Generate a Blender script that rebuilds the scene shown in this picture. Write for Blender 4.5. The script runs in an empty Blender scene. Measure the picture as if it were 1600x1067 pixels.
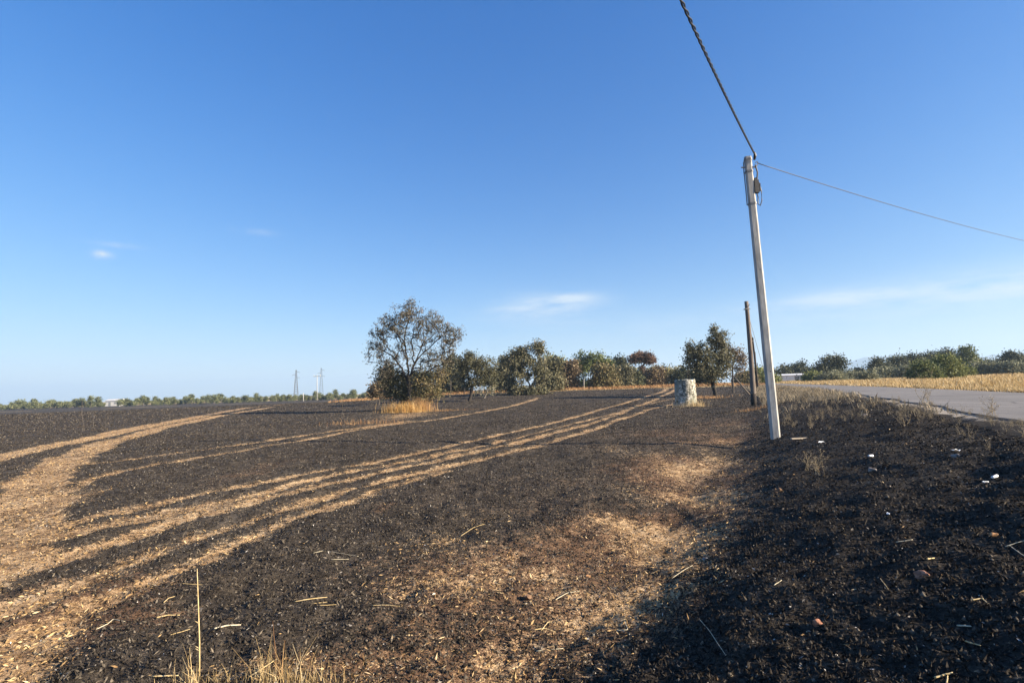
import bpy, math
import numpy as np
from mathutils import Vector, Matrix

# ------------------------------------------------------------------ camera / world / sun / exposure
SC = bpy.context.scene
COL = SC.collection
FPX, W0, H0P = 820.0, 1600.0, 1067.0           # focal length in photo pixels
CAMZ = 1.6
PITCH, ROLL = math.radians(5.16), math.radians(1.75)
SUN_EL = math.radians(21.0)
SUN_H = np.array([math.cos(math.radians(20)), -math.sin(math.radians(20))])   # horizontal direction towards the sun
fwd = np.array([0, math.cos(PITCH), math.sin(PITCH)])
r0 = np.array([1.0, 0, 0]); u0 = np.array([0, -math.sin(PITCH), math.cos(PITCH)])
rgt = math.cos(ROLL) * r0 - math.sin(ROLL) * u0
upv = math.sin(ROLL) * r0 + math.cos(ROLL) * u0

cam = bpy.data.cameras.new('camera'); camo = bpy.data.objects.new('camera', cam); COL.objects.link(camo)
cam.sensor_width = 36.0; cam.lens = FPX / W0 * 36.0; cam.clip_start = 0.05; cam.clip_end = 30000
M = Matrix(((rgt[0], upv[0], -fwd[0], 0), (rgt[1], upv[1], -fwd[1], 0), (rgt[2], upv[2], -fwd[2], CAMZ), (0, 0, 0, 1)))
camo.matrix_world = M
SC.camera = camo

def ray(px, py):
    d = fwd + rgt * (px - W0 / 2) / FPX - upv * (py - H0P / 2) / FPX
    return d / np.linalg.norm(d)

world = bpy.data.worlds.new('World'); SC.world = world; world.use_nodes = True
SKY_STRENGTH, SUN_STRENGTH, EXPOSURE = 0.066, 5.0, 1.68
def build_world():
    nt = world.node_tree; N = nt.nodes; L = nt.links
    N.clear()
    out = N.new('ShaderNodeOutputWorld'); bg = N.new('ShaderNodeBackground')
    sky = N.new('ShaderNodeTexSky'); sky.sky_type = 'NISHITA'; sky.sun_disc = False
    sky.sun_elevation = SUN_EL; sky.sun_rotation = math.atan2(SUN_H[0], SUN_H[1])
    sky.altitude = 0; sky.air_density = 1.0; sky.dust_density = 0.45; sky.ozone_density = 3.6
    bg.inputs['Strength'].default_value = SKY_STRENGTH
    tc = N.new('ShaderNodeTexCoord')
    def math_(op, a, b=None, clamp=False):
        n = N.new('ShaderNodeMath'); n.operation = op; n.use_clamp = clamp
        for i, v in enumerate((a, b)):
            if v is None: continue
            if isinstance(v, (int, float)): n.inputs[i].default_value = v
            else: L.new(v, n.inputs[i])
        return n.outputs[0]
    def dot(v):
        n = N.new('ShaderNodeVectorMath'); n.operation = 'DOT_PRODUCT'
        L.new(tc.outputs['Generated'], n.inputs[0]); n.inputs[1].default_value = tuple(v)
        return n.outputs['Value']
    nz = N.new('ShaderNodeTexNoise'); nz.inputs['Scale'].default_value = 9; nz.inputs['Detail'].default_value = 7
    nz.inputs['Roughness'].default_value = 0.62
    mp = N.new('ShaderNodeMapping'); mp.inputs['Scale'].default_value = (1, 1, 5)
    L.new(tc.outputs['Generated'], mp.inputs['Vector']); L.new(mp.outputs[0], nz.inputs['Vector'])
    nf = N.new('ShaderNodeTexNoise'); nf.inputs['Scale'].default_value = 45; nf.inputs['Detail'].default_value = 6
    L.new(tc.outputs['Generated'], nf.inputs['Vector'])
    total = None
    # thin clouds of the place: direction, half width and half height in radians, density, noise
    for (px, py, a, b, amp, fine) in ((845, 482, .095, .024, .95, 0), (890, 466, .05, .009, .7, 0), (1470, 457, .24, .026, .62, 0), (1590, 442, .15, .018, .4, 0), (1300, 465, .10, .012, .4, 0),
                                      (1600, 500, .35, .05, .20, 0), (980, 520, .25, .03, .18, 0),
                                      (160, 398, .010, .0055, 1.3, 1), (182, 383, .030, .004, .30, 1), (395, 362, .030, .005, .30, 1)):
        d = ray(px, py)
        rr = np.cross(d, [0, 0, 1]); rr /= np.linalg.norm(rr); uu = np.cross(rr, d)
        q = math_('ADD', math_('POWER', math_('ABSOLUTE', math_('MULTIPLY', dot(rr), 1 / a)), 2.0), math_('POWER', math_('ABSOLUTE', math_('MULTIPLY', dot(uu), 1 / b)), 2.0))
        front = math_('GREATER_THAN', dot(d), 0.0)
        g = math_('MULTIPLY', math_('EXPONENT', math_('MULTIPLY', q, -1.0)), front)
        nn = math_('MULTIPLY', math_('SUBTRACT', (nf if fine else nz).outputs['Fac'], 0.30), 3.0, clamp=True)
        m = math_('MULTIPLY', math_('MULTIPLY', g, nn), amp)
        total = m if total is None else math_('ADD', total, m)
    total = math_('MINIMUM', total, 0.9)
    hs = N.new('ShaderNodeHueSaturation'); hs.inputs['Saturation'].default_value = 1.28; hs.inputs['Hue'].default_value = .511
    # tone of the whole sky: a gentle even shoulder towards the bright horizon
    def vm(op, a, b):
        n = N.new('ShaderNodeVectorMath'); n.operation = op
        for i, v in enumerate((a, b)):
            if isinstance(v, tuple): n.inputs[i].default_value = v
            else: L.new(v, n.inputs[i])
        return n.outputs[0]
    tint = vm('MULTIPLY', sky.outputs[0], (1.12, 1.29, 1.56))
    tint = vm('DIVIDE', tint, vm('ADD', vm('MULTIPLY', tint, (.10, .10, .10)), (1.0, 1.0, 1.0)))
    L.new(tint, hs.inputs['Color'])
    mix = N.new('ShaderNodeMixRGB'); L.new(total, mix.inputs['Fac']); L.new(hs.outputs[0], mix.inputs['Color1'])
    mix.inputs['Color2'].default_value = (3.4, 3.95, 4.5, 1)
    L.new(mix.outputs[0], bg.inputs['Color']); L.new(bg.outputs[0], out.inputs['Surface'])
build_world()
sl = bpy.data.lights.new('sun', 'SUN'); sl.energy = SUN_STRENGTH; sl.angle = math.radians(0.53); sl.color = (1.0, 0.855, 0.67)
so = bpy.data.objects.new('sun', sl); COL.objects.link(so)
sdir = Vector((SUN_H[0] * math.cos(SUN_EL), SUN_H[1] * math.cos(SUN_EL), math.sin(SUN_EL)))
so.rotation_euler = sdir.to_track_quat('Z', 'Y').to_euler(); so.location = (30, -20, 40)
SC.view_settings.view_transform = 'Standard'; SC.view_settings.look = 'None'
SC.view_settings.exposure = EXPOSURE; SC.view_settings.gamma = 1.0; SC.view_settings.use_curve_mapping = False
SC.render.engine = 'CYCLES'
SC.cycles.max_bounces = 6; SC.cycles.diffuse_bounces = 3; SC.cycles.volume_bounces = 1
SC.cycles.use_denoising = True

# ------------------------------------------------------------------ helpers
rng = np.random.default_rng(11)
def S(a, b, x):
    t = np.clip((np.asarray(x, float) - a) / (b - a), 0, 1); return t * t * (3 - 2 * t)
def hash2(ix, iy, seed):
    h = (ix.astype(np.int64) * 374761393 + iy.astype(np.int64) * 668265263 + seed * 974634777) & 0xffffffff
    h = ((h ^ (h >> 13)) * 1274126177) & 0xffffffff
    h = ((h ^ (h >> 16)) * 2246822519) & 0xffffffff
    return ((h ^ (h >> 15)) & 0xffffff) / float(0xffffff)
def vn(x, y, lam, seed=0):
    x = np.asarray(x, float) / lam; y = np.asarray(y, float) / lam
    ix = np.floor(x); iy = np.floor(y); fx = x - ix; fy = y - iy
    fx = fx * fx * (3 - 2 * fx); fy = fy * fy * (3 - 2 * fy)
    a = hash2(ix, iy, seed); b = hash2(ix + 1, iy, seed); c = hash2(ix, iy + 1, seed); d = hash2(ix + 1, iy + 1, seed)
    return (a * (1 - fx) + b * fx) * (1 - fy) + (c * (1 - fx) + d * fx) * fy
def fbm(x, y, lam, seed=0, o=4):
    s = 0; amp = 0.5
    for k in range(o):
        s = s + amp * vn(x, y, lam / 2 ** k, seed + 17 * k); amp *= 0.5
    return s / (1 - 0.5 ** o)

def mk(name, V, F, mat=None, parent=None, smooth=False, attrs=None):
    V = np.ascontiguousarray(V, dtype=np.float32)
    me = bpy.data.meshes.new(name)
    if isinstance(F, np.ndarray):
        n, k = F.shape
        me.vertices.add(len(V)); me.vertices.foreach_set('co', V.ravel())
        me.loops.add(n * k); me.loops.foreach_set('vertex_index', np.ascontiguousarray(F, dtype=np.int32).ravel())
        me.polygons.add(n); me.polygons.foreach_set('loop_start', np.arange(0, n * k, k, dtype=np.int32))
        me.update(calc_edges=True)
    else:
        me.from_pydata([tuple(map(float, v)) for v in V], [], [tuple(int(i) for i in f) for f in F])
    if smooth: me.polygons.foreach_set('use_smooth', np.ones(len(me.polygons), dtype=bool))
    if attrs:
        for k, a in attrs.items():
            at = me.attributes.new(k, 'FLOAT', 'POINT'); at.data.foreach_set('value', np.ascontiguousarray(a, dtype=np.float32))
    if mat is not None: me.materials.append(mat)
    ob = bpy.data.objects.new(name, me); COL.objects.link(ob)
    if parent is not None: ob.parent = parent
    return ob
def tag(o, label, cat, group=None, kind=None):
    o['label'] = label
    if cat: o['category'] = cat
    if group: o['group'] = group
    if kind: o['kind'] = kind
    return o
def empty(name, loc=(0, 0, 0), rz=0.0):
    o = bpy.data.objects.new(name, None); COL.objects.link(o); o.location = tuple(float(v) for v in loc); o.rotation_euler = (0, 0, rz)
    o.empty_display_size = 0.2
    return o
def copy_tree(o, parent=None):
    c = o.copy(); COL.objects.link(c)
    if parent is not None: c.parent = parent
    for ch in list(o.children): copy_tree(ch, c)
    return c

def ordinal(n):
    one = ['', 'first', 'second', 'third', 'fourth', 'fifth', 'sixth', 'seventh', 'eighth', 'ninth', 'tenth', 'eleventh', 'twelfth', 'thirteenth', 'fourteenth', 'fifteenth', 'sixteenth', 'seventeenth', 'eighteenth', 'nineteenth']
    if n < 20: return one[n]
    t = ['twent', 'thirt', 'fort', 'fift', 'sixt', 'sevent'][n // 10 - 2]
    return t + 'ieth' if n % 10 == 0 else t + 'y-' + one[n % 10]
class MB:
    """collects shapes; build() links them as one mesh object"""
    def __init__(s): s.V = []; s.F = []
    def add(s, V, F):
        b = len(s.V); s.V += [tuple(v) for v in V]; s.F += [tuple(b + i for i in f) for f in F]
    def box(s, c, size, rot=None):
        c = np.array(c, float); h = np.array(size, float) / 2
        P = np.array([[x, y, z] for x in (-1, 1) for y in (-1, 1) for z in (-1, 1)]) * h
        if rot is not None: P = P @ np.array(rot).T
        s.add(P + c, [(0, 1, 3, 2), (4, 6, 7, 5), (0, 4, 5, 1), (2, 3, 7, 6), (0, 2, 6, 4), (1, 5, 7, 3)])
    def tube(s, pts, rad, sides=6, cap=True, ph=0.0):
        pts = np.array(pts, float); n = len(pts)
        rad = np.broadcast_to(np.array(rad, float), (n,))
        T = np.gradient(pts, axis=0); T /= np.linalg.norm(T, axis=1)[:, None] + 1e-12
        ref = np.array([0, 0, 1.0]) if abs(T[0, 2]) < .9 else np.array([1.0, 0, 0])
        A = np.cross(T, ref); A /= np.linalg.norm(A, axis=1)[:, None] + 1e-12; B = np.cross(T, A)
        V = []
        for i in range(n):
            for k in range(sides):
                t = 2 * math.pi * k / sides + ph
                V.append(pts[i] + rad[i] * (math.cos(t) * A[i] + math.sin(t) * B[i]))
        F = [(i * sides + k, i * sides + (k + 1) % sides, (i + 1) * sides + (k + 1) % sides, (i + 1) * sides + k) for i in range(n - 1) for k in range(sides)]
        if cap: F += [tuple(range(sides))[::-1], tuple((n - 1) * sides + k for k in range(sides))]
        s.add(V, F)
    def build(s, name, mat, parent=None, smooth=False):
        return mk(name, np.array(s.V), s.F, mat, parent, smooth)

# ------------------------------------------------------------------ materials
def newmat(name):
    m = bpy.data.materials.new(name); m.use_nodes = True
    return m, m.node_tree.nodes, m.node_tree.links, m.node_tree.nodes['Principled BSDF']
def c4(c): return (c[0], c[1], c[2], 1)
def ramp(N, stops):
    r = N.new('ShaderNodeValToRGB'); e = r.color_ramp.elements
    while len(e) < len(stops): e.new(0.5)
    for i, (p, c) in enumerate(stops): e[i].position = p; e[i].color = c4(c)
    return r
def noise(N, L, vec, scale, detail=5, rough=.6):
    n = N.new('ShaderNodeTexNoise'); n.inputs['Scale'].default_value = scale; n.inputs['Detail'].default_value = detail; n.inputs['Roughness'].default_value = rough
    L.new(vec, n.inputs['Vector']); return n
def mixc(N, L, fac, a, b):
    m = N.new('ShaderNodeMixRGB')
    for i, v in enumerate((fac, a, b)):
        if isinstance(v, (int, float)): m.inputs[i].default_value = v
        elif isinstance(v, tuple): m.inputs[i].default_value = c4(v)
        else: L.new(v, m.inputs[i])
    return m.outputs[0]
def mth(N, L, op, a, b=None, c=None, clamp=False):
    n = N.new('ShaderNodeMath'); n.operation = op; n.use_clamp = clamp
    for i, v in enumerate((a, b, c)):
        if v is None: continue
        if isinstance(v, (int, float)): n.inputs[i].default_value = v
        else: L.new(v, n.inputs[i])
    return n.outputs[0]
def sstep(N, L, v, a, b):
    n = N.new('ShaderNodeMapRange'); n.interpolation_type = 'SMOOTHSTEP'; L.new(v, n.inputs['Value'])
    n.inputs['From Min'].default_value = a; n.inputs['From Max'].default_value = b; return n.outputs['Result']

def ground_material():
    m, N, L, P = newmat('burnt_field_soil')
    tc = N.new('ShaderNodeTexCoord'); v = tc.outputs['Object']
    def at(k):
        a = N.new('ShaderNodeAttribute'); a.attribute_name = k; return a.outputs['Fac']
    n1 = noise(N, L, v, 1.3, 8, .65); n2 = noise(N, L, v, 14, 8, .7); n3 = noise(N, L, v, 70, 6, .7); n4 = noise(N, L, v, 38, 4, .6)
    char = ramp(N, [(.34, (.010, .008, .006)), (.46, (.036, .029, .022)), (.56, (.074, .060, .044)), (.72, (.18, .15, .112))])
    cf = mth(N, L, 'ADD', mth(N, L, 'MULTIPLY', n2.outputs['Fac'], .5), mth(N, L, 'MULTIPLY', n3.outputs['Fac'], .5)); cf = mth(N, L, 'ADD', cf, mth(N, L, 'MULTIPLY', mth(N, L, 'SUBTRACT', noise(N, L, v, 4.5, 4, .6).outputs['Fac'], .5), .30)); cf = mth(N, L, 'ADD', cf, mth(N, L, 'MULTIPLY', mth(N, L, 'SUBTRACT', n1.outputs['Fac'], .5), .16)); L.new(cf, char.inputs['Fac'])
    mr = N.new('ShaderNodeMapping'); mr.inputs['Rotation'].default_value = (0, 0, .43); mr.inputs['Scale'].default_value = (7.0, .45, 1); L.new(v, mr.inputs['Vector'])
    rows = noise(N, L, mr.outputs[0], 1.0, 4, .6); big = noise(N, L, v, .33, 4, .55)
    cf = mth(N, L, 'ADD', cf, mth(N, L, 'MULTIPLY', mth(N, L, 'SUBTRACT', rows.outputs['Fac'], .5), .20))
    cf = mth(N, L, 'ADD', cf, mth(N, L, 'MULTIPLY', mth(N, L, 'SUBTRACT', big.outputs['Fac'], .5), .20)); L.new(cf, char.inputs['Fac'])
    tan = ramp(N, [(.34, (.065, .038, .020)), (.44, (.22, .134, .068)), (.53, (.41, .268, .140)), (.66, (.66, .49, .29))])
    L.new(cf, tan.inputs['Fac'])
    soil = ramp(N, [(.34, (.05, .030, .018)), (.52, (.15, .088, .050)), (.70, (.32, .205, .115))]); L.new(cf, soil.inputs['Fac'])
    gold = ramp(N, [(.3, (.22, .145, .06)), (.55, (.46, .33, .15)), (.75, (.60, .46, .25))]); L.new(cf, gold.inputs['Fac'])
    pale = ramp(N, [(.3, (.26, .215, .16)), (.7, (.52, .46, .37))]); L.new(cf, pale.inputs['Fac'])
    # breakup noise shared by the masks
    br = mth(N, L, 'ADD', mth(N, L, 'MULTIPLY', mth(N, L, 'SUBTRACT', n2.outputs['Fac'], .5), 1.3), mth(N, L, 'MULTIPLY', mth(N, L, 'SUBTRACT', n3.outputs['Fac'], .5), 1.5))
    br = mth(N, L, 'ADD', br, mth(N, L, 'MULTIPLY', mth(N, L, 'SUBTRACT', n1.outputs['Fac'], .5), .5))
    st = sstep(N, L, mth(N, L, 'ADD', at('straw'), mth(N, L, 'MULTIPLY', br, 1.25)), .43, .58)
    so_ = sstep(N, L, mth(N, L, 'ADD', at('soil'), mth(N, L, 'MULTIPLY', br, 1.5)), .46, .66)
    go = sstep(N, L, mth(N, L, 'ADD', at('gold'), mth(N, L, 'MULTIPLY', br, .7)), .40, .60)
    pa = sstep(N, L, mth(N, L, 'ADD', at('pale'), mth(N, L, 'MULTIPLY', br, .5)), .35, .65)
    vg = sstep(N, L, mth(N, L, 'ADD', at('verge'), mth(N, L, 'MULTIPLY', br, .8)), .3, .7)
    vch = ramp(N, [(.34, (.008, .0065, .005)), (.48, (.028, .0225, .017)), (.60, (.056, .046, .034)), (.74, (.17, .145, .11))]); L.new(cf, vch.inputs['Fac'])
    chv = mixc(N, L, vg, char.outputs[0], vch.outputs[0])
    ash = mth(N, L, 'MULTIPLY', sstep(N, L, noise(N, L, v, .9, 5, .6).outputs['Fac'], .60, .74), mth(N, L, 'MULTIPLY', sstep(N, L, n2.outputs['Fac'], .42, .6), .55))
    chv = mixc(N, L, ash, chv, (.135, .122, .105))
    c = mixc(N, L, so_, chv, soil.outputs[0])
    c = mixc(N, L, st, c, tan.outputs[0])
    c = mixc(N, L, go, c, gold.outputs[0])
    c = mixc(N, L, pa, c, pale.outputs[0])
    L.new(c, P.inputs['Base Color']); P.inputs['Roughness'].default_value = .95; P.inputs['Specular IOR Level'].default_value = .15
    b = N.new('ShaderNodeBump'); b.inputs['Strength'].default_value = .7; b.inputs['Distance'].default_value = .018
    hgt = mth(N, L, 'ADD', n3.outputs['Fac'], mth(N, L, 'MULTIPLY', n4.outputs['Fac'], 1.2))
    L.new(hgt, b.inputs['Height']); L.new(b.outputs[0], P.inputs['Normal'])
    return m
def attr_ramp_mat(name, stops, rough=.8, transl=0.0, spec=.2):
    m, N, L, P = newmat(name)
    a = N.new('ShaderNodeAttribute'); a.attribute_name = 'rnd'
    r = ramp(N, stops); L.new(a.outputs['Fac'], r.inputs['Fac']); L.new(r.outputs[0], P.inputs['Base Color'])
    P.inputs['Roughness'].default_value = rough; P.inputs['Specular IOR Level'].default_value = spec
    if transl > 0:
        t = N.new('ShaderNodeBsdfTranslucent'); L.new(r.outputs[0], t.inputs['Color'])
        mx = N.new('ShaderNodeMixShader'); mx.inputs[0].default_value = transl
        o = N['Material Output']; L.new(P.outputs[0], mx.inputs[1]); L.new(t.outputs[0], mx.inputs[2]); L.new(mx.outputs[0], o.inputs['Surface'])
    return m
def noise_mat(name, stops, scale=8, rough=.8, bump=.3, dist=.01, detail=6, scale3=(1, 1, 1), spec=.3, metal=0):
    m, N, L, P = newmat(name)
    tc = N.new('ShaderNodeTexCoord'); mp = N.new('ShaderNodeMapping'); mp.inputs['Scale'].default_value = scale3
    L.new(tc.outputs['Object'], mp.inputs['Vector'])
    n = noise(N, L, mp.outputs[0], scale, detail, .65); r = ramp(N, stops); L.new(n.outputs['Fac'], r.inputs['Fac'])
    L.new(r.outputs[0], P.inputs['Base Color']); P.inputs['Roughness'].default_value = rough; P.inputs['Specular IOR Level'].default_value = spec; P.inputs['Metallic'].default_value = metal
    if bump:
        b = N.new('ShaderNodeBump'); b.inputs['Strength'].default_value = bump; b.inputs['Distance'].default_value = dist
        n2 = noise(N, L, mp.outputs[0], scale * 3, 5, .6); L.new(n2.outputs['Fac'], b.inputs['Height']); L.new(b.outputs[0], P.inputs['Normal'])
    return m
MT = {}
MT['ground'] = ground_material()
MT['asphalt'] = noise_mat('worn_asphalt', [(.3, (.10, .092, .084)), (.55, (.15, .138, .125)), (.75, (.20, .185, .165))], 5, .9, .5, .006, 10)
def asphalt_mat():
    m, N, L, P = newmat('patched_asphalt'); tc = N.new('ShaderNodeTexCoord'); v = tc.outputs['Object']
    mp = N.new('ShaderNodeMapping'); mp.inputs['Rotation'].default_value = (0, 0, .478); mp.inputs['Scale'].default_value = (1.4, .16, 1); L.new(v, mp.inputs['Vector'])
    a = noise(N, L, mp.outputs[0], 1.0, 5, .6); b = noise(N, L, v, 28, 6, .7); c = noise(N, L, v, .5, 3, .5)
    f = mth(N, L, 'ADD', mth(N, L, 'ADD', mth(N, L, 'MULTIPLY', a.outputs['Fac'], .45), mth(N, L, 'MULTIPLY', b.outputs['Fac'], .3)), mth(N, L, 'MULTIPLY', c.outputs['Fac'], .25))
    r = ramp(N, [(.36, (.075, .068, .062)), (.47, (.125, .115, .105)), (.56, (.165, .152, .138)), (.68, (.25, .23, .205))]); L.new(f, r.inputs['Fac'])
    vo = N.new('ShaderNodeTexVoronoi'); vo.feature = 'DISTANCE_TO_EDGE'; vo.inputs['Scale'].default_value = .55
    wv = N.new('ShaderNodeVectorMath'); wv.operation = 'MULTIPLY_ADD'; L.new(b.outputs['Color'], wv.inputs[0]); wv.inputs[1].default_value = (.25, .25, .25); L.new(v, wv.inputs[2]); L.new(wv.outputs[0], vo.inputs['Vector'])
    cr = mth(N, L, 'SUBTRACT', 1.0, sstep(N, L, vo.outputs['Distance'], .004, .03)); cr = mth(N, L, 'MULTIPLY', cr, sstep(N, L, c.outputs['Fac'], .45, .6))
    L.new(mixc(N, L, mth(N, L, 'MULTIPLY', cr, .7), r.outputs[0], (.035, .032, .03)), P.inputs['Base Color']); P.inputs['Roughness'].default_value = .9
    bp = N.new('ShaderNodeBump'); bp.inputs['Strength'].default_value = .5; bp.inputs['Distance'].default_value = .006; L.new(b.outputs['Fac'], bp.inputs['Height']); L.new(bp.outputs[0], P.inputs['Normal'])
    return m
MT['asphalt'] = asphalt_mat()
MT['concrete'] = noise_mat('pole_concrete', [(.28, (.20, .195, .18)), (.5, (.38, .37, .34)), (.72, (.52, .51, .475))], 5, .85, .4, .004, 8, (3, 3, .5))
MT['wood'] = noise_mat('weathered_wood', [(.3, (.06, .045, .036)), (.5, (.13, .105, .085)), (.75, (.24, .21, .18))], 6, .85, .5, .006, 6, (6, 6, .4))
MT['charwood'] = noise_mat('dark_wood', [(.3, (.012, .010, .009)), (.6, (.04, .032, .026)), (.8, (.09, .075, .06))], 6, .9, .4, .006, 6, (6, 6, .5))
MT['steel'] = noise_mat('galvanised_steel', [(.3, (.12, .12, .12)), (.7, (.24, .24, .24))], 20, .6, .1, .002, 4, metal=.3)
MT['blackplastic'] = noise_mat('black_cable', [(.3, (.012, .012, .013)), (.7, (.03, .03, .032))], 20, .5, 0)
MT['greycable'] = noise_mat('grey_cable', [(.3, (.05, .05, .055)), (.7, (.09, .09, .095))], 20, .5, 0)
MT['bark'] = noise_mat('grey_bark', [(.3, (.045, .037, .030)), (.55, (.10, .085, .07)), (.75, (.19, .17, .15))], 9, .9, .5, .02, 6, (1, 1, .4))
MT['paleb'] = noise_mat('pale_scorched_bark', [(.3, (.12, .10, .08)), (.55, (.25, .225, .19)), (.75, (.42, .39, .34))], 9, .9, .4, .02)
MT['darkb'] = noise_mat('charred_bark', [(.3, (.010, .009, .008)), (.6, (.035, .029, .024)), (.8, (.08, .07, .06))], 9, .9, .5, .02)
MT['lime'] = None
MT['white'] = noise_mat('white_sheet', [(.3, (.62, .62, .60)), (.6, (.78, .78, .76)), (.8, (.86, .86, .84))], 1.5, .6, .1, .004)
MT['roofgrey'] = noise_mat('pale_roof', [(.3, (.42, .41, .39)), (.7, (.58, .57, .55))], 2, .8, .1, .004)
MT['doorgrey'] = noise_mat('door_grey', [(.3, (.16, .17, .17)), (.7, (.25, .26, .26))], 2, .7, 0)
MT['stone_red'] = noise_mat('red_stone', [(.3, (.14, .06, .035)), (.55, (.30, .14, .085)), (.75, (.45, .27, .18))], 30, .85, .5, .004)
MT['stone_orange'] = noise_mat('orange_stone', [(.3, (.24, .11, .04)), (.55, (.45, .25, .11)), (.75, (.58, .40, .24))], 30, .85, .5, .004)
MT['clod'] = noise_mat('brown_clod', [(.3, (.09, .052, .03)), (.55, (.20, .12, .07)), (.75, (.32, .21, .13))], 30, .9, .5, .004)
MT['stone_grey'] = noise_mat('pale_stone', [(.3, (.13, .11, .095)), (.55, (.26, .225, .20)), (.75, (.38, .34, .30))], 30, .85, .5, .004)
MT['litter'] = noise_mat('white_litter', [(.3, (.70, .70, .68)), (.7, (.85, .85, .83))], 25, .5, .2, .003)
MT['plank'] = noise_mat('pale_plank', [(.3, (.26, .21, .15)), (.7, (.46, .39, .30))], 10, .85, .4, .004, 6, (1, 8, 8))
MT['strawbit'] = attr_ramp_mat('straw_chaff', [(0, (.10, .056, .025)), (.4, (.30, .19, .085)), (.8, (.50, .345, .165)), (1, (.66, .51, .30))], .7, .15)
MT['charbit'] = attr_ramp_mat('charred_flakes', [(0, (.012, .010, .008)), (.5, (.040, .033, .026)), (.85, (.085, .072, .056)), (1, (.20, .17, .13))], .85, 0, .1)
MT['ashbit'] = attr_ramp_mat('ash_flecks', [(0, (.16, .14, .12)), (.6, (.34, .31, .27)), (1, (.62, .59, .54))], .85, .1)
MT['straw'] = noise_mat('straw_stem', [(.3, (.36, .25, .10)), (.55, (.55, .42, .21)), (.75, (.68, .57, .35))], 25, .6, .2, .001, 4)
MT['strawpale'] = noise_mat('bleached_straw', [(.3, (.42, .36, .23)), (.7, (.66, .59, .43))], 25, .6, .2, .001, 4)
MT['goldgrass'] = attr_ramp_mat('dry_golden_grass', [(0, (.25, .165, .07)), (.4, (.46, .325, .145)), (.8, (.61, .465, .24)), (1, (.70, .59, .38))], .7, .25)
MT['ambergrass'] = attr_ramp_mat('dry_amber_grass', [(0, (.28, .14, .04)), (.4, (.50, .29, .085)), (.8, (.66, .44, .17)), (1, (.72, .56, .30))], .7, .3)
MT['rustgrass'] = attr_ramp_mat('scorched_grass', [(0, (.17, .085, .04)), (.5, (.36, .20, .09)), (1, (.54, .36, .18))], .7, .25)
MT['weed'] = attr_ramp_mat('dead_weed', [(0, (.10, .08, .052)), (.5, (.27, .22, .145)), (1, (.48, .40, .27))], .8, .15)
LEAF = {
    'olive_scorched': [(0, (.030, .029, .025)), (.35, (.065, .062, .050)), (.7, (.11, .103, .083)), (.92, (.14, .112, .095)), (1, (.22, .20, .165))],
    'olive': [(0, (.030, .033, .020)), (.4, (.07, .072, .045)), (.8, (.125, .120, .078)), (1, (.20, .18, .125))],
    'dark': [(0, (.017, .020, .013)), (.5, (.042, .050, .029)), (1, (.095, .102, .060))],
    'brown': [(0, (.045, .036, .025)), (.45, (.105, .082, .055)), (.8, (.165, .13, .088)), (1, (.24, .195, .13))],
    'redbrown': [(0, (.045, .028, .024)), (.5, (.10, .065, .052)), (1, (.18, .125, .095))],
    'green': [(0, (.028, .040, .016)), (.45, (.065, .085, .030)), (.85, (.115, .135, .05)), (1, (.17, .18, .075))],
    'bright': [(0, (.05, .065, .022)), (.5, (.105, .125, .042)), (1, (.19, .20, .08))],
    'greygreen': [(0, (.05, .058, .036)), (.5, (.12, .13, .09)), (1, (.22, .225, .16))],
    'mixed': [(0, (.035, .036, .019)), (.35, (.075, .075, .038)), (.65, (.13, .11, .06)), (1, (.22, .175, .10))],
    'reed': [(0, (.10, .09, .04)), (.5, (.21, .19, .085)), (1, (.36, .31, .17))],
    'farrow': [(0, (.055, .070, .036)), (.5, (.10, .118, .062)), (1, (.17, .175, .10))],
}
LEAF = {k: [(p, tuple(min(.5, 1.4 * v * w) for v, w in zip(c, (1.06, 1.0, .86)))) for p, c in st] for k, st in LEAF.items()}
for k, st in LEAF.items(): MT['leaf_' + k] = attr_ramp_mat('foliage_' + k, st, .65, .22, .25)

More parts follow.
